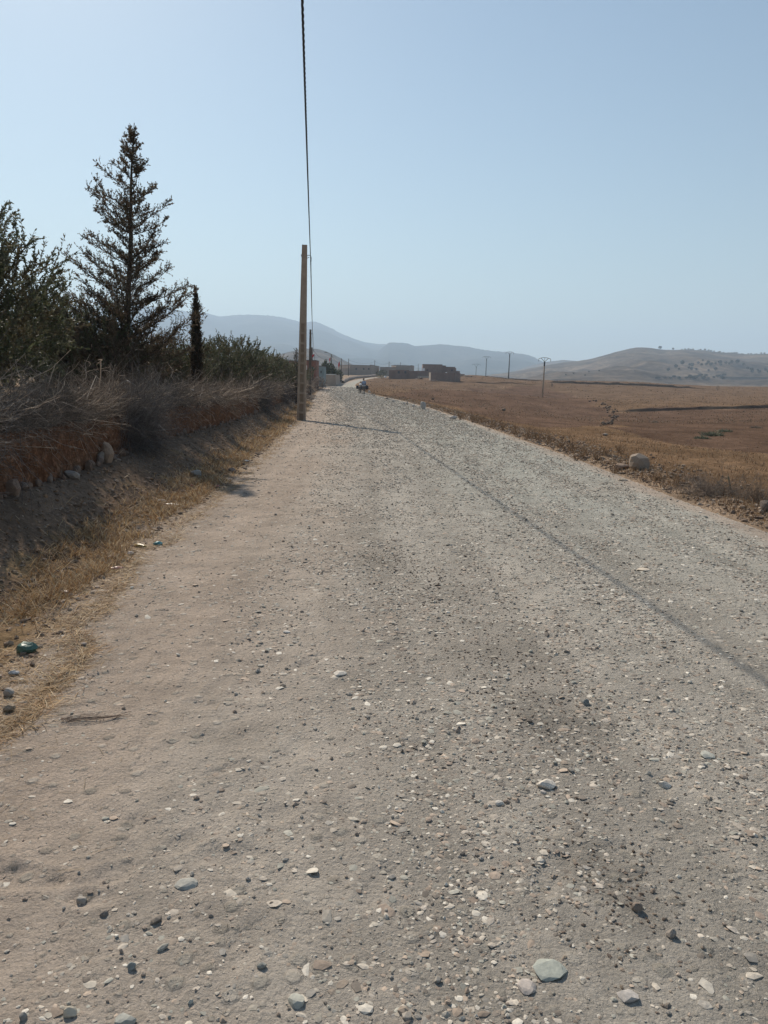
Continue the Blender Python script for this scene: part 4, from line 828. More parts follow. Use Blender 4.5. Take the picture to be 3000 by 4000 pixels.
for k in range(3):
    cb.tube([p + Vector((math.cos(i * .52 + k * 2.094) * .0098, 0, math.sin(i * .52 + k * 2.094) * .0098)) for i, p in enumerate(near)], .0085, 5)
for i in range(len(hk) - 1): cb.tube(span(hk[i], hk[i + 1], .7 if i < 2 else 1.1, 30), .022 if i < 1 else .03, 5)
tag(cb.build('overhead_cable', M['rubber'], None, True), 'twisted black overhead cable slung from pole to pole along the road', 'cable')

# ---------------------------------------------------------------- pylons in the field
def pylon(px, pb, pt, D_, label):
    p = P(px, pb, D_); base = Vector((p.x, D_, min(p.z, Hs(p.x, D_)))); h = P(px, pt, D_).z - base.z; h1 = h * .905
    t = empty('pylon', base, label, 'pylon', 'field pylons with a forked head'); t.rotation_euler.y = .012
    MB().tube([(0, 0, -.5), (0, 0, h1 * .5), (0, 0, h1)], [.24, .20, .16], 10).build('shaft', M['concrete'] if D_ < 250 else M['blacksteel'], t, True)
    MB().tube([(0, 0, -.2), (0, 0, .18), (0, 0, .3)], [.42, .38, .26], 12).build('footing', M['concrete'], t)
    w = h * .085; f = MB()
    f.tube([(0, 0, h1 - 1.1), (0, 0, h1 + .05)], .21, 8)
    for s in (-1, 1): f.tube([(0, 0, h1), (s * w, 0, h - .15)], .065, 6)
    f.build('fork', M['blacksteel'], t)
    q = h * .14; MB().tube([(-q, 0, h - .3), (-w, 0, h - .1), (-w * .3, 0, h), (w * .3, 0, h), (w, 0, h - .1), (q, 0, h - .3)], .06, 6).build('crossarm', M['blacksteel'], t)
    for x, z in ((-q, h - .3), (0, h - .03), (q, h - .3)): MB().tube([(x, 0, z), (x, 0, z - .25), (x, 0, z - .7)], [.03, .07, .05], 6).build('insulator', M['blacksteel'], t)
pylon(2118, 1564, 1397, 200., 'nearest forked pylon standing in the middle of the field')
pylon(1986, 1480, 1374, 311., 'second forked pylon on the field crest')
pylon(1897, 1469, 1392, 430., 'third forked pylon rising behind the field crest')
pylon(1858, 1469, 1422, 545., 'smallest forked pylon, closest to the ruined house')
# ---------------------------------------------------------------- village
M['redmud'] = noisy('red_plaster', (.205,.135,.105), (.275,.185,.145), .6, .4, 3, dist=.05)
M['redbrick'] = noisy('red_brick', (.20,.09,.06), (.27,.13,.09), .8, .4, 4, dist=.05)
M['greybeige'] = noisy('grey_plaster', (.33,.262,.21), (.42,.335,.27), .5, .3, 3, dist=.03)
M['beige'] = noisy('beige_plaster', (.36,.30,.24), (.44,.37,.30), .6, .3, 3, dist=.03)
M['teal'] = noisy('pale_green_plaster', (.19,.235,.235), (.25,.30,.295), .6, .2, 3)
M['bluegrey'] = noisy('blue_grey_plaster', (.17,.20,.24), (.23,.26,.30), .7, .2, 3)
M['cap'] = noisy('parapet_cap', (.10,.085,.075), (.16,.13,.11), 2, .2, 6)  # dark tone stands in for the backlit shade along the parapet tops
M['whitecap'] = noisy('whitewash', (.68,.66,.62), (.78,.76,.73), 2, .2, 6)
M['pane'] = noisy('window_dark', (.025,.025,.03), (.05,.05,.055), 2, 0, rough=.3)
M['shutter'] = noisy('shutter_metal', (.10,.09,.09), (.15,.13,.125), 2, 0, rough=.6)
def house(name, pl, pr, pt, pb, D_, depth, mat, label, wins=(), doors=(), cap=True, cat='house', sk=0., capmat=None, rz=0., roof=True, win_mat=None):
    """front wall from pixel columns pl..pr at distance D_, roof line pt, foot pb; sk = how far the right end lies farther back"""
    a = P(pl, pb, D_); c = P(pr, pb, D_ + sk); tz = P((pl + pr) / 2, pt, D_ + sk / 2).z; w = math.hypot(c.x - a.x, c.y - a.y); ang = math.atan2(c.y - a.y, c.x - a.x)
    zg = min(a.z, c.z, Hs(a.x, a.y), Hs(c.x, c.y)) - .3; t = empty(name, (a.x, a.y, zg), label, cat, None, ang); h = tz - zg
    th = .22; m = MB(); m.box(0, 0, 0, w, th, h); m.box(0, depth - th, 0, w, depth, h); m.box(0, th, 0, th, depth - th, h); m.box(w - th, th, 0, w, depth - th, h); m.build('walls', mat, t)
    if roof: MB().box(th, th, h - .55, w - th, depth - th, h - .35).build('roof', M['cap'], t)
    if cap:
        q = MB(); e = .06; q.box(-e, -e, h + .002, w + e, th + e, h + .13); q.box(-e, depth - th - e, h + .002, w + e, depth + e, h + .13); q.box(-e, th + e, h + .002, th + e, depth - th - e, h + .13); q.box(w - th - e, th + e, h + .002, w + e, depth - th - e, h + .13); q.build('parapet_cap', capmat or M['cap'], t)
    def opening(cx, cy, wp, hp, nm, mt):
        f_ = (cx - pl) / max(pr - pl, 1); x = w * f_; z = P(cx, cy, D_ + sk * f_).z - zg; ww = wp / F * D_; hh = hp / F * D_
        fr = MB(); g = .07
        fr.box(x - ww / 2 - g, -.03, z - hh / 2 - g, x + ww / 2 + g, -.003, z - hh / 2); fr.box(x - ww / 2 - g, -.03, z + hh / 2, x + ww / 2 + g, -.003, z + hh / 2 + g); fr.box(x - ww / 2 - g, -.03, z - hh / 2, x - ww / 2, -.003, z + hh / 2); fr.box(x + ww / 2, -.03, z - hh / 2, x + ww / 2 + g, -.003, z + hh / 2)
        o = fr.build(nm, mat, t); MB().box(x - ww / 2, -.015, z - hh / 2, x + ww / 2, -.003, z + hh / 2).build('pane' if nm == 'window' else 'door_leaf', mt, o); return o
    for q in wins: opening(*q[:4], 'window', win_mat or M['pane'])
    for q in doors: opening(*q[:4], 'door', M['shutter'])
    return t
house('house', 1035, 1083, 1413, 1475, 118, 6, M['redbrick'], 'lower left end of the red brown farmhouse behind the olives', cap=True)
house('house', 1083, 1150, 1411, 1475, 117.5, 6, M['redbrick'], 'longer red brown farmhouse wing behind the olives and small cypress', wins=[(1105,1440,8,8)])
house('house', 1192, 1233, 1409, 1480, 128, 6, M['redbrick'], 'red brown house block behind the second utility pole', wins=[(1196,1436,7,16),(1224,1440,6,9)], win_mat=M['whitecap'])
house('house', 1229, 1264, 1431, 1492, 150, 6, M['teal'], 'pale green house left of the palm like tree', wins=[(1238,1455,11,13),(1254,1453,4,9)])
house('garden_wall', 1246, 1273, 1468, 1499, 162, .5, M['bluegrey'], 'blue grey boundary wall left of the tan garden wall', cat='wall', cap=False, roof=False)
house('garden_wall', 1273, 1311, 1464, 1501, 160, .5, M['greybeige'], 'tan garden wall with a white painted top edge', cat='wall', cap=True, capmat=M['whitecap'], roof=False)
house('garden_wall', 1311, 1334, 1466, 1498, 160, .45, M['greybeige'], 'grey garden wall running back from the white topped wall', cat='wall', cap=False, roof=False, sk=42)
house('garden_wall', 1336, 1366, 1438, 1472, 345, 5, M['greybeige'], 'plain low wall left of the long house with three windows', cat='wall', cap=False, roof=False)
house('house', 1367, 1447, 1427, 1470, 350, 16, M['greybeige'], 'long plain house with three small windows at the road bend', wins=[(1391,1441,7,7),(1420,1441,7,7),(1446-6,1441,7,7)], win_mat=M['shutter'], sk=4)
house('house', 1448, 1482, 1429, 1470, 355, .4, M['greybeige'], 'right side wall of the long plain house running back', cap=True, sk=30, roof=False, cat='wall')
house('house', 1484, 1548, 1435, 1472, 372, 8, M['greybeige'], 'low grey house behind the bush at the bend')
house('house', 1547, 1606, 1428, 1465, 380, 9, M['greybeige'], 'curved grey house block above the red front house', sk=2)
house('house', 1606, 1617, 1429, 1465, 383, .4, M['greybeige'], 'receding right end wall of the curved grey house', sk=9, roof=False, cat='wall')
house('house', 1519, 1544, 1446, 1481, 282, 7, M['redmud'], 'left bay of the low red front house', cap=False)
house('house', 1544, 1597, 1445, 1482, 280.5, 7, M['redmud'], 'low red front house with two dark windows', wins=[(1557,1454,8,9),(1583,1454,8,9)], cap=False)
house('house', 1597, 1631, 1449, 1483, 279.5, 6, M['redmud'], 'right bay of the low red front house without windows', cap=False)
house('garden_wall', 1622, 1702, 1449, 1470, 330, .5, M['redmud'], 'long red courtyard wall behind the beige wall', cat='wall', cap=False, roof=False)
house('garden_wall', 1630, 1677, 1469, 1484, 300, .5, M['beige'], 'low beige courtyard wall between the two red front walls', cat='wall', cap=False, roof=False)
house('house', 1651, 1727, 1424, 1470, 340, 9, M['redmud'], 'tallest red house with a flat roof', wins=[(1668,1446,5,5)])
house('house', 1727, 1741, 1429, 1470, 341, 8, M['redmud'], 'narrow step between the tallest red house and its lower wing', cap=True)
house('house', 1741, 1777, 1434, 1470, 340.6, 8, M['redmud'], 'lower right wing of the tallest red house', wins=[(1765,1446,5,5)])
for k, (a_, b_, tt) in enumerate(((1777, 1781, 1437), (1781, 1796, 1449), (1796, 1815, 1461), (1815, 1830, 1466))): house('ruined_wall', a_, b_, tt, 1472, 338 + k * .4, .6, M['redmud'], ['stub of broken wall against the lower wing', 'broken red wall stepping down right of the lower wing', 'lower step of the broken red wall', 'last low stub of the broken red wall'][k], cat='wall', cap=False, roof=False)
house('house', 1682, 1776, 1456, 1488, 263, 7, M['redmud'], 'dark red windowless front wall nearest the field', cap=False, sk=-3)
house('house', 1675, 1682, 1455, 1487, 266, .5, M['beige'], 'gable end left of the dark red front wall, coloured beige to stand for sunlight', cap=False, roof=False, sk=-3, cat='wall')  # lit end of the red front wall, sunlight put into the paler colour
# white bundles and tank
def bundle(px, pt, pb, w, D_, label, name, cat, mat, seed):
    p = P(px, pb, D_); s = D_ / F; v, f = ICO2; n1 = fbm(v[:, 0] * 1.6 + seed, v[:, 1] * 1.6 + v[:, 2] * 2.2, 3, 900 + seed); j = v * (1 + .35 * n1[:, None]) * np.array([w * s / 2, w * s / 2.4, (pb - pt) * s / 2])
    o = mesh_np(name, j + np.array([0, 0, (pb - pt) * s / 2]), f, mat, smooth=True); o.location = p; return tag(o, label, cat)
M['bag'] = noisy('white_plastic', (.72,.72,.72), (.80,.80,.80), 6, .5, 30, rough=.5, dist=.01)
bundle(1743, 1454, 1459, 7, 264, 'white sack on top of the dark red front wall', 'sack', 'sack', M['bag'], 2)
MB().box(-.7, -.5, 0, .7, .5, 1.15).build('water_tank', noisy('tank_white', (.7,.7,.7), (.8,.8,.8), 2, 0)).location = P(1652, 1449, 336); tag(bpy.data.objects['water_tank'], 'white water tank at the left corner of the tallest red house', 'tank')
bundle(1505, 1468, 1477, 10, 276, 'white sack slumped beside the bush at the bend', 'sack', 'sack', M['bag'], 5)
bundle(1113, 1509, 1520, 12, 44, 'round white plastic bag caught in the brush before the nearest pole', 'plastic_bag', 'bag', M['bag'], 7)
bundle(750, 1520, 1532, 26, 18.8, 'crumpled white bag caught in the brush below the slim cypress', 'plastic_bag', 'bag', M['bag'], 8)
# rubble heaps by the houses
for k, (px, pb, w, h, D_, lab) in enumerate([(1640,1486,40,14,276,'rubble heap between the two red front walls'), (1695,1489,34,6,258,'low weedy rubble strip before the dark red front wall'), (1800,1470,60,6,320,'earth mound right of the broken red wall'), (1520,1481,22,5,270,'rubble at the left foot of the low red front house')]):
    p = P(px, pb, D_); s = D_ / F; n = 46; rng = np.random.default_rng(k); v, f = ICO1; q = rng.normal(0, .28, (n, 2)); zt = np.exp(-(q ** 2).sum(1) * 4)
    Vv = (v[None] * rng.uniform(.05, .13, (n, 1, 1)) * w * s * (1 + rng.uniform(-.25, .25, (n, len(v), 1))) * np.array([1, 1, .6]) + np.stack([q[:, 0] * w * s, q[:, 1] * w * s * .5, zt * h * s * .7 * rng.uniform(.3, 1, n)], 1)[:, None]).reshape(-1, 3)
    o = mesh_np('rubble_heap', Vv, (f[None] + (np.arange(n) * len(v))[:, None, None]).reshape(-1, 3), M['stone'], col=np.tile(np.array([(.24,.17,.125)]), (len(Vv), 1))); o.location = p; tag(o, lab, 'rubble')
# village greenery
GRN = np.array([(.07,.085,.045),(.055,.065,.035),(.095,.10,.06)])
def bush(px, pb, w, h, D_, label, seed, name='bush', cat='bush', pal=GRN, n=900):
    rng = np.random.default_rng(seed); p = P(px, pb, D_); s = D_ / F; zg = min(p.z, Hs(p.x, D_)); t = empty(name, (p.x, D_, zg), label, cat); w *= s; h = h * s + p.z - zg
    v = rng.normal(0, 1, (n, 3)); v /= np.linalg.norm(v, axis=1, keepdims=True); r = rng.uniform(.1, 1, n) ** .5 * (1 + .4 * fbm(v[:, 0] * 1.7 + seed, v[:, 1] * 1.7 + v[:, 2], 3, 950 + seed)); c = v * r[:, None] * np.array([w / 2, w / 2.2, h * .5]) + np.array([0, 0, h * .52]); c[:, 2] = np.maximum(c[:, 2], .05)
    ln = rng.uniform(.06, .13, n) * h; leaf_mesh('foliage', c, v + np.array([0, 0, .8]) + rng.normal(0, .5, (n, 3)), ln, ln * .22, pal[rng.integers(0, len(pal), n)] * rng.uniform(.7, 1.2, (n, 1)), M['leaf'], rng, t)
    m = MB(); [m.tube([(0, 0, -.2), (math.cos(a) * w * .15, math.sin(a) * w * .15, h * .35), (math.cos(a) * w * .3, math.sin(a) * w * .3, h * .7)], [.05 * h * .3, .03 * h * .3, .01 * h], 5) for a in (0.4, 2.3, 4.2)]; m.build('stems', M['bark'], t); return t
bush(1490, 1479, 44, 32, 285, 'dark round bush where the road disappears at the bend', 1)
bush(1272, 1468, 34, 54, 172, 'taller palm like tree behind the white topped garden wall', 2, name='garden_tree', cat='tree')
bush(1292, 1470, 30, 44, 175, 'green tree beside the palm like one in the walled garden', 3, name='garden_tree', cat='tree')
bush(1323, 1482, 30, 36, 190, 'dark bush overhanging the grey garden wall', 4)
bush(1305, 1470, 26, 30, 180, 'small bush between the garden tree and the dark bush', 6)
bush(1246, 1508, 56, 34, 118, 'grey dry bush ending the brush wall by the blue grey wall', 5, pal=np.array([(.20,.16,.13),(.15,.12,.10)]))
def agave(px, pb, h, D_, label, seed):
    p = P(px, pb, D_); s = D_ / F; h *= s; t = empty('palm', (p.x, D_, p.z), label, 'palm'); rng = np.random.default_rng(seed); m = MB(); f_ = MB()
    m.tube([(0, 0, Hs(p.x, D_) - p.z - .3), (0, 0, h * .4)], [.16, .12], 7).build('trunk', M['bark'], t)
    for k in range(16):
        a = rng.uniform(0, 6.28); e = rng.uniform(.2, 1.3); d = Vector((math.cos(a) * math.cos(e), math.sin(a) * math.cos(e), math.sin(e))); l_ = h * rng.uniform(.45, .65); o_ = Vector((0, 0, h * .4)); sd = d.cross(Vector((0, 0, 1))).normalized() * h * .045
        mid = o_ + d * l_ * .55; tp_ = o_ + d * l_ + Vector((0, 0, -l_ * .12)); f_.add([o_, mid + sd, tp_, mid - sd, mid + Vector((0, 0, h * .02))], [(0, 1, 4), (1, 2, 4), (2, 3, 4), (3, 0, 4)])
    f_.build('fronds', noisy('palm_green', (.05,.065,.04), (.085,.10,.06), 3, 0), t)
agave(1222, 1475, 56, 122, 'spiky palm beside the second utility pole', 1)
for k, (px, pt, pb, D_, lab) in enumerate([(1228, 1382, 1412, 131, 'red flag flying over the red brown house block'), (1291, 1395, 1440, 178, 'red flag hanging by the pole with the street lamp'), (1327, 1412, 1470, 196, 'red flag hanging over the dark garden bush')]):
    p = P(px, pb, D_); s = D_ / F; h = (pb - pt) * s; t = empty('flag', p, lab, 'flag', 'red flags in the village'); MB().tube([(0, 0, -1 if k == 0 else Hs(p.x, D_) - p.z - .3), (0, 0, h)], .035, 6).build('flagpole', M['metal'], t)
    V_ = []; n = 7; fw, fh = (9, 14) if k == 0 else ((5, 20) if k == 1 else (6, 24)); fw *= s; fh *= s
    for i in range(n):
        for j in range(5): u = i / (n - 1); v_ = j / 4; V_.append((-.02 - u * fw * (.7 + .3 * v_) , .12 * math.sin(u * 6 + v_ * 2), h - .05 - (1 - v_) * fh * (.55 + .1 * u) - u * fh * .42))
    o = mesh_np('cloth', V_, grid_faces(n, 5), noisy('red_cloth', (.45,.03,.03), (.55,.045,.04), 3, 0, trans=.3), t, smooth=True); sd = o.modifiers.new('thick', 'SOLIDIFY'); sd.thickness = .012
# stony banks along the upper road
def earth_bank(pts_, w, h, label, name='stone_bank'):
    V_ = []; n = 40
    ps = [Vector(p) for p in pts_]
    for i in range(n):
        f_ = i / (n - 1) * (len(ps) - 1); k = min(int(f_), len(ps) - 2); p = ps[k].lerp(ps[k + 1], f_ - k)
        for j in range(9): a = math.pi * j / 8; r_ = 1 + .35 * float(pn(np.array([i * .7]), np.array([j * .9]), 33)[0]); V_.append((p.x + math.cos(a) * w * .5 * r_, p.y - math.cos(a) * w * .3, p.z - .15 + math.sin(a) * h * r_))
    return tag(mesh_np(name, V_, grid_faces(n, 9), noisy('bank_earth', (.16,.12,.095), (.28,.215,.17), .8, .8, 4, dist=.1), smooth=True), label, 'bank')
def gz(px, D_): x = ray(px, 1490).x * D_; return (x, D_, Hs(x, D_))
earth_bank([gz(1336, 205), gz(1352, 240), gz(1378, 272), gz(1405, 292), gz(1440, 318), gz(1470, 345)], 1.6, .8, 'stony earth bank along the far left side of the bending road')
earth_bank([gz(1900, 318), gz(1990, 322), gz(2120, 318)], 1.2, .45, 'line of clods on the field crest by the second pylon')
# gully stones
rng_ = np.random.default_rng(77); gs = None
gp = [(2290,1545),(2330,1568),(2370,1590),(2395,1610),(2400,1635),(2375,1655),(2350,1665)]
gsrc = rock('gully_stone', 2395, 1612, 16, 9, 'rough brown stone lying in the dry gully of the field', 'stone', (.14,.10,.075), 'stones in the dry gully', seed=201, yaw=0)
for k in range(70):
    i = rng_.integers(0, len(gp) - 1); f_ = rng_.uniform(); px = gp[i][0] + (gp[i + 1][0] - gp[i][0]) * f_ + rng_.normal(0, 10); py = gp[i][1] + (gp[i + 1][1] - gp[i][1]) * f_ + rng_.normal(0, 4)
    o = copy_tree(gsrc); o.location = G(px, py); s = rng_.uniform(.25, .8); o.scale = (s, s, s); o.rotation_euler.z = rng_.uniform(0, 6)
bush(2156, 1507, 9, 10, 255, 'dark little bush by the bank right of the nearest pylon', 21, pal=np.array([(.12,.09,.07),(.09,.07,.05)]), n=300)
bush(2392, 1642, 46, 16, 112, 'dark scrub in the bottom of the gully', 22, pal=np.array([(.10,.08,.065),(.07,.055,.045)]), n=700)
bush(2168, 1500, 5, 6, 275, 'tiny dark bush at the start of the upper bank', 23, pal=np.array([(.10,.08,.06),(.08,.06,.05)]), n=200)
bush(2804, 1514, 14, 8, 275, 'tan tuft on the skyline of the right field', 24, pal=np.array([(.22,.16,.11),(.18,.13,.09)]), n=250)

# ---------------------------------------------------------------- trees on the far hillside
def hill_z(x, y):
    for ob in HF:
        hit, loc, *_ = ob.ray_cast(Vector((x, y, 900)), Vector((0, 0, -1)))
        if hit: return loc.z
    return None
HF = [bpy.data.objects['dry_hillside']]
bpy.context.view_layer.update()
def hill_hit(px, py):
    r = ray(px, py).normalized(); ok, loc, *_ = HF[0].ray_cast(Vector((0, 0, CAMH)), r); return loc.copy() if ok else None
def far_tree(name, seed, w, h, n=260, pal=np.array([(.055,.06,.042),(.075,.078,.052)])):
    rng = np.random.default_rng(seed); v = rng.normal(0, 1, (n, 3)); v /= np.linalg.norm(v, axis=1, keepdims=True); r = rng.uniform(.2, 1, n) ** .5 * (1 + .35 * pn(v[:, 0] * 2 + seed, v[:, 2] * 2, seed))
    c = v * r[:, None] * np.array([w / 2, w / 2, h * .36]) + np.array([0, 0, h * .62]); ln = rng.uniform(.12, .28, n) * h
    d = v + rng.normal(0, .6, (n, 3)); d /= np.linalg.norm(d, axis=1, keepdims=True); s = np.cross(d, rng.normal(0, 1, (n, 3))); s /= np.linalg.norm(s, axis=1, keepdims=True)
    V_ = np.stack([c - d * ln[:, None] * .5, c + s * (ln * .3)[:, None], c + d * ln[:, None] * .5, c - s * (ln * .3)[:, None]], 1).reshape(-1, 3); i0 = np.arange(n) * 4; col = np.repeat(pal[rng.integers(0, 2, n)] * rng.uniform(.7, 1.2, (n, 1)), 4, 0)
    m = MB().tube([(0, 0, -h * .15), (0, 0, h * .35), (w * .05, 0, h * .7)], [h * .045, h * .03, h * .01], 5, cap=False); nv = len(V_)
    V_ = np.concatenate([V_, np.array(m.v)]); col = np.concatenate([col, np.tile([(.05,.04,.03)], (len(m.v), 1))])
    return mesh_np(name, V_, [np.stack([i0, i0 + 1, i0 + 2, i0 + 3], 1), np.array(m.f) + nv], M['leaf'], col=col)
HT = far_tree('hillside_tree', 5, 7.5, 8.5); tag(HT, 'dark round tree scattered on the dry far hillside', 'tree', 'trees on the far hillside')
sp = [(2640,1440),(2652,1447),(2665,1428),(2690,1443),(2692,1432),(2700,1447),(2703,1436),(2720,1448),(2727,1424),(2740,1431),(2758,1430),(2766,1422),(2775,1432),(2780,1427),(2795,1425),(2812,1424),(2815,1430),(2835,1424),(2848,1427),(2858,1423),(2880,1424),(2767,1452),(2795,1449),(2935,1452),(2937,1460),(2960,1453),(2966,1460),(2990,1452),(2998,1458),(2903,1430),(2920,1445),(2745,1413),(2660,1420),(2610,1452),(2340,1452),(2300,1455),(2285,1470),(2240,1462),(2210,1468),(2480,1452)]
for k, (px, py) in enumerate(sp):
    p = hill_hit(px, py)
    if p is None: continue
    o = HT if k == 0 else copy_tree(HT); o.location = p; s = random.Random(k).uniform(.45, .85) * (p.y / 1300) ; s *= .55 if px < 2500 else 1; o.scale = (s, s, s * random.Random(k + 50).uniform(.9, 1.3)); o.rotation_euler.z = k
def crest(px):
    best = None
    for py in range(1340, 1420):
        p = hill_hit(px, py)
        if p is not None: return p
RT1 = copy_tree(HT); RT1.location = crest(2578) + Vector((0, 0, -.3)); RT1.scale = (1.15, 1.15, 1.0); tag(RT1, 'largest lone tree on the skyline of the far hill', 'tree', 'trees along the far skyline')
RT2 = copy_tree(HT); RT2.location = crest(2629) + Vector((0, 0, -.3)); RT2.scale = (.7, .7, .75); tag(RT2, 'second lone tree on the far skyline, right of the largest', 'tree', 'trees along the far skyline')
rng_ = np.random.default_rng(9)
for px in list(range(2660, 2990, 13)):
    p = crest(px + rng_.uniform(-5, 5))
    if p is None: continue
    o = copy_tree(HT); o.location = p + Vector((0, 0, -.6)); s = rng_.uniform(.25, .5); o.scale = (s * 1.4, s * 1.4, s); o.rotation_euler.z = rng_.uniform(0, 6); o['label'] = 'small tree in the row along the far right skyline'; o['group'] = 'trees along the far skyline'
for k in range(26):
    px = rng_.uniform(2560, 2830); py = 1487 - abs(rng_.normal(0, 6)) - (px > 2600) * 3; p = hill_hit(px, py)
    if p is None: continue
    o = copy_tree(HT); o.location = p; s = rng_.uniform(.55, 1.0) * p.y / 1300; o.scale = (s * 1.3, s, s * .75); o.rotation_euler.z = k; o['label'] = 'dark tree in the grove at the foot of the far hill'; o['group'] = 'grove at the foot of the far hill'
for k in range(24):
    px = 2838 + k * 7.2; p = hill_hit(px, 1478 + (k % 2) * 1.5)
    if p is None: continue
    o = copy_tree(HT); o.location = p; s = .38 * p.y / 1300; o.scale = (s, s, s * .8); o['label'] = 'small orchard tree in the row at the foot of the far hill'; o['group'] = 'orchard row at the foot of the far hill'

# ---------------------------------------------------------------- litter on the left verge
def crumple(name, px, py, w, h, label, mat, seed, cat='litter', flat=.35, yaw=0., long=1.):
    p = G(px, py); s = math.hypot(p.y, 1.6) / F; v, f = ICO2; n1 = fbm(v[:, 0] * 2.3 + seed, v[:, 1] * 2.3 + v[:, 2] * 2.7, 3, 970 + seed); n2 = np.abs(pn(v[:, 0] * 5 + seed, v[:, 2] * 5 + v[:, 1], 975)); hh = h * s / 2 if h else flat
    j = v * (1 + .35 * n1 - .25 * n2)[:, None] * np.array([w * s / 2, w * s / 2 * long, hh]); ca, sa = math.cos(yaw), math.sin(yaw)
    o = mesh_np(name, np.stack([j[:, 0] * ca - j[:, 1] * sa, j[:, 0] * sa + j[:, 1] * ca, j[:, 2] + hh * .7], 1), f, mat, smooth=False); o.location = p; return tag(o, label, cat)
pl = lambda n, c: noisy(n, tuple(x * .85 for x in c), c, 8, .6, 40, rough=.4, dist=.008, spec=.4)
crumple('plastic_bag', 108, 2548, 86, 50, 'shiny dark green crumpled plastic bag in the straw', pl('green_plastic', (.085,.165,.125)), 1, 'bag', long=.7)
crumple('wood_chunk', 130, 2568, 46, 16, 'tan stub of wood under the green plastic bag', noisy('tan_wood', (.3,.2,.14), (.4,.28,.2), 9, .4, 40), 2, 'wood', yaw=-.3, long=.4)
crumple('paper_scrap', 56, 2636, 44, 20, 'torn grey white paper scrap below the green bag', pl('paper', (.5,.48,.46)), 3, long=.6)
crumple('straw_ball', 36, 2775, 50, 36, 'fuzzy tan ball of matted straw at the left picture edge', noisy('matted_straw', (.34,.26,.18), (.46,.36,.26), 40, 1., 60), 4)
crumple('plastic_strip', 548, 2138, 74, 16, 'bent yellow brown strip of plastic in the straw', pl('yellow_plastic', (.33,.22,.06)), 5, yaw=-.5, long=.3)
crumple('plastic_scrap', 618, 2130, 38, 18, 'torn teal wrapper at the sandy edge of the straw', pl('teal_plastic', (.07,.26,.28)), 6, long=.7)
crumple('cardboard_scrap', 455, 2226, 50, 14, 'pinkish red tile shard in the straw', pl('pink_card', (.45,.22,.19)), 7, yaw=.3, long=.45)
crumple('white_board', 670, 1972, 84, 7, 'thin white board lying beside a dark stone', pl('white_board', (.62,.58,.52)), 8, yaw=-.05, long=.25)
crumple('red_scrap', 750, 1900, 16, 9, 'bright red scrap below the crusted grey rock', pl('red_plastic', (.5,.07,.05)), 9)
crumple('red_scrap', 848, 1902, 20, 9, 'dull red scrap right of the bright red one', pl('dull_red', (.33,.09,.07)), 10)
crumple('plastic_scrap', 510, 2168, 30, 16, 'crumpled pale wrapper left of the teal one', pl('pale_wrap', (.5,.42,.36)), 11, long=.7)
crumple('paper_scrap', 960, 1803, 30, 7, 'white chip of plaster at the edge of the wall shadow', pl('plaster_chip', (.66,.63,.6)), 12, long=.4)
crumple('brick_shard', 250, 2316, 50, 12, 'flat broken red shard in the upper straw', pl('shard', (.4,.25,.19)), 13, yaw=-.2, long=.5)
# twisted wire on the sand
p = G(330, 2815); wr = MB()
for q in range(4): wr.tube([(.03 + .02 * q, .05 - .012 * q, .010), (-.05, .022 - .016 * q, .012), (-.105, -.022 + .006 * q, .011), (-.06, -.045 + .008 * q, .011), (.05, -.02 + .012 * q, .012), (.12 + .015 * q, .012 + .008 * q, .011), (.19 if q < 2 else .14, .085 if q == 0 else (.05 if q == 1 else -.02), .010)], .0013, 5)
o = wr.build('twisted_twig', noisy('dark_twig', (.10,.07,.055), (.17,.12,.09), 20, 0), None, True); o.location = p; tag(o, 'bundle of thin dark twigs lying alone on the sand', 'twig')
# pale branches poking out of the brush at the far left
for k, (a_, b_, D_, lab) in enumerate([((0, 1715), (75, 1673), 8.2, 'straight pale stick pointing up out of the brush at the left edge'), ((0, 1720), (48, 1750), 8.2, 'straight pale stick pointing down out of the brush at the left edge'), ((462, 1510), (530, 1508), 15., 'curved pale branch arched on the brush below the big conifer')]):
    A_, B_ = P(*a_, D_), P(*b_, D_ - .1); mid = (A_ + B_) / 2 + Vector((0, 0, .10 if k == 2 else .01)); o = MB().tube([A_ - mid, Vector((0, 0, 0)), B_ - mid], [.008, .008, .005] if k < 2 else [.018, .026, .02], 7).build('pale_branch', noisy('pale_wood', (.36,.31,.26), (.5,.44,.38), 20, .2, 60, dist=.003), None, True); o.location = mid; tag(o, lab, 'branch')

# ---------------------------------------------------------------- rider and donkeys
def skin(name, chains, mat, parent=None, sub=1):
    """chains: list of [(x,y,z,r), ...]; a chain may start with an int = index of the vertex it grows from"""
    vs = []; es = []; rs = []
    for ch in chains:
        prev = None
        for q in ch:
            if isinstance(q, int): prev = q; continue
            vs.append(q[:3]); rs.append(q[3]); i = len(vs) - 1
            if prev is not None: es.append((prev, i))
            prev = i
    me = bpy.data.meshes.new(name); me.from_pydata(vs, es, []); me.materials.append(mat); o = bpy.data.objects.new(name, me); COL.objects.link(o)
    md = o.modifiers.new('skin', 'SKIN'); md.use_smooth_shade = True
    for i, r in enumerate(rs): me.skin_vertices[0].data[i].radius = (r, r)
    me.skin_vertices[0].data[0].use_root = True
    if sub: o.modifiers.new('sub', 'SUBSURF').levels = sub; o.modifiers['sub'].render_levels = sub
    if parent: o.parent = parent
    return o
dm = noisy('donkey_coat', (.11,.088,.072), (.17,.14,.118), 6, 0); dml = noisy('donkey_pale_legs', (.20,.17,.145), (.28,.24,.21), 6, 0); bagm = noisy('dark_pannier', (.03,.028,.035), (.06,.055,.06), 6, .4, 30); skinm = noisy('skin_tone', (.16,.09,.06), (.20,.115,.08), 6, 0)
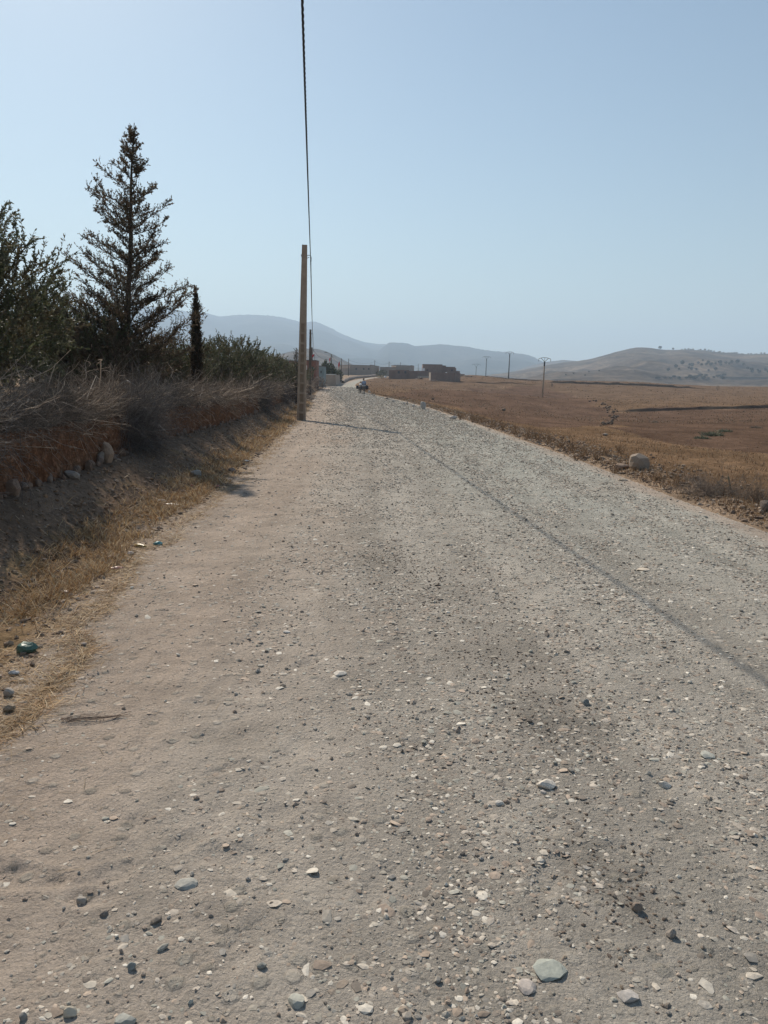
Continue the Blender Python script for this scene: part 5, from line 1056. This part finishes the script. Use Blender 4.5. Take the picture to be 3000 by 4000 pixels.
shirt = noisy('blue_grey_shirt', (.23,.29,.40), (.30,.36,.47), 6, .3, 12, dist=.01); pale = noisy('white_cloth', (.62,.62,.62), (.72,.72,.72), 6, .3, 12, dist=.01); trou = noisy('dark_trousers', (.05,.055,.075), (.08,.085,.11), 6, 0); capm = noisy('dark_cap', (.012,.012,.016), (.03,.03,.035), 6, 0)
def donkey(loc, rz, label, dz=0.):
    """faces +Y; back at 1.1 m"""
    t = empty('donkey', loc, label, 'donkey', 'laden donkeys on the road', rz)
    body = [[(0,-.38,.88,.19), (0,-.10,.86,.24), (0,.22,.86,.23), (0,.45,.90,.17), (0,.58,1.08,.115), (0,.72,1.26,.095), (0,.80,1.36,.10), (0,.95,1.26,.075), (0,1.06,1.15,.055)]]
    legs = []
    for s in (-1, 1):
        sw = .05 * s
        body.append([0, (s*.12,-.46,.74,.115), (s*.115,-.42+sw,.56,.075), (s*.115,-.56+sw,.36,.055), (s*.115,-.50+sw,.16,.046), (s*.115,-.49+sw,.05,.052), (s*.115,-.46+sw,.0,.056)])
        body.append([3, (s*.12,.42,.70,.085), (s*.115,.41-sw,.40,.058), (s*.115,.42-sw,.16,.046), (s*.115,.43-sw,.05,.052), (s*.115,.46-sw,.0,.055)])
        body.append([6, (s*.06,.76,1.47,.035), (s*.10,.74,1.60,.038), (s*.11,.74,1.70,.012)])
    body.append([0, (0,-.56,.92,.035), (0,-.62,.72,.026), (0,-.63,.50,.03), (0,-.63,.38,.014)])
    skin('body', body, dm, t)
    MB().tube([(-.1, -.38, .62), (-.115, -.47, .45)], [.07, .05], 8); return t
def at_feet(px, py, D_): x = P(px, py, D_).x; return Vector((x, D_, Hs(x, D_)))
DR = 104.; dl_ = at_feet(1421, 1543, DR); RZ = R(4)
dk = donkey(dl_, RZ, 'dark donkey with the rider on its back')
d2l = at_feet(1407, 1540, DR + 2.2); d2 = donkey(d2l, R(-6), 'dark riderless donkey with a white sack, left of the ridden one')
def pannier(dloc, rz, side, label, w=.42, ln=.75, h=.52, mat=bagm, name='pannier', z0=.60):
    v, f = ICO2; p = 3.2; j = np.sign(v) * np.abs(v) ** .55; j = j * (1 + .08 * fbm(v[:, 0] * 2 + side, v[:, 1] * 2 + v[:, 2] * 2, 2, 990)[:, None]) * np.array([w / 2, ln / 2, h / 2])
    o = mesh_np(name, j + np.array([side * (.20 + w / 2), -.02, z0 + h / 2]), f, mat, smooth=True); o.location = dloc; o.rotation_euler.z = rz; return tag(o, label, 'pannier')
pannier(dl_, RZ, 1, 'big dark pannier hanging on the right of the ridden donkey', w=.42, ln=.7, h=.54)
pannier(dl_, RZ, -1, 'dark pannier on the left flank of the ridden donkey', w=.26, ln=.6, h=.44)
pannier(d2l, R(-6), -1, 'dark pannier on the outer flank of the riderless donkey', w=.36, h=.5)
pannier(d2l, R(-6), 1, 'dark pannier on the inner flank of the riderless donkey', w=.24, h=.46)
v, f = ICO2
o = mesh_np('sack', v * np.array([.26, .38, .15]) * (1 + .2 * fbm(v[:, 0] * 2, v[:, 1] * 2, 2, 991)[:, None]) + np.array([.06, 0, 1.20]), f, pale, smooth=True); o.location = d2l; tag(o, 'white sack lying across the back of the riderless donkey', 'sack')
o = mesh_np('saddle_cloth', v * np.array([.30, .40, .10]) * (1 + .15 * fbm(v[:, 0] * 2, v[:, 1] * 2, 2, 992)[:, None]) + np.array([0, -.02, 1.07]), f, noisy('pale_saddle', (.4,.38,.35), (.6,.58,.55), 8, .3, 20), smooth=True); o.location = dl_; o.rotation_euler.z = RZ; tag(o, 'pale folded saddle cloth under the rider', 'saddle')
# person: seated astride, facing away with the head turned left
pr_ = empty('person', dl_, 'person in a dark cap and blue grey shirt riding a donkey away from the viewer', 'person', None, RZ)
Z0 = 1.17
def fingers(ix, hand, dirx):
    out = []
    for k, (dx, ln) in enumerate(((-.032, .062), (-.011, .072), (.011, .068), (.032, .052))): out.append([ix, (hand[0] + dx, hand[1] + .035, hand[2] - .01, .009), (hand[0] + dx, hand[1] + .035 + ln * .6, hand[2] - .02, .0085), (hand[0] + dx * .9, hand[1] + .03 + ln * .7, hand[2] - .02 - ln * .5, .007)])
    out.append([ix, (hand[0] - dirx * .045, hand[1] + .01, hand[2] - .005, .010), (hand[0] - dirx * .05, hand[1] + .05, hand[2] - .02, .008)]); return out
ch = [[(0,0,Z0,.15), (0,-.01,Z0+.18,.145), (0,.0,Z0+.36,.16), (0,.01,Z0+.50,.12), (-.01,.03,Z0+.58,.055), (-.02,.05,Z0+.66,.085), (-.025,.06,Z0+.75,.095), (-.03,.065,Z0+.82,.06)]]
ch.append([5, (-.115,.085,Z0+.685,.014)])                                      # nose, turned left
base = 9
for s in (-1, 1):
    ch.append([2, (s*.19,.01,Z0+.45,.075), (s*.25,.03,Z0+.22,.052), (s*.22,.20,Z0+.06,.040), (s*.17,.33,Z0+.05,.030), (s*.155,.37,Z0+.05,.034)]); hi = base + 4; base += 5
    fg = fingers(hi, (s*.155,.37,Z0+.05), s); ch += fg; base += 3 * 4 + 2
for s in (-1, 1):
    ch.append([0, (s*.24,.14,Z0-.05,.105), (s*.34,.30,Z0-.22,.075), (s*.36,.24,Z0-.50,.052), (s*.36,.22,Z0-.62,.045), (s*.37,.34,Z0-.66,.038)])
skin('body', ch, skinm, pr_, sub=1)
sh = [[(0,0,Z0+.02,.172), (0,-.01,Z0+.18,.172), (0,0,Z0+.36,.185), (0,.01,Z0+.49,.14), (-.01,.025,Z0+.545,.075)]]
for s in (-1, 1): sh.append([2, (s*.19,.01,Z0+.45,.098), (s*.25,.03,Z0+.22,.078), (s*.225,.18,Z0+.085,.062)])
skin('shirt', sh, shirt, pr_)
skin('vest_front', [[(-.10,.12,Z0+.05,.09), (-.11,.12,Z0+.25,.10), (-.10,.11,Z0+.43,.09)]], pale, pr_)
skin('trousers', [[(0,0,Z0-.02,.17), (.24,.14,Z0-.05,.125), (.34,.30,Z0-.22,.095), (.36,.24,Z0-.46,.07)], [0, (-.24,.14,Z0-.05,.125), (-.34,.30,Z0-.22,.095), (-.36,.24,Z0-.46,.07)]], trou, pr_)
c_ = mesh_np('cap', v * np.array([.13, .14, .10]) + np.array([-.028, .06, Z0 + .80]), f, capm, pr_, smooth=True); MB().taper(-.012, .012, (-.16, .0, -.10, .10), (-.15, .0, -.09, .09)).build('brim', capm, c_).location = (-.125, .075, Z0 + .785)
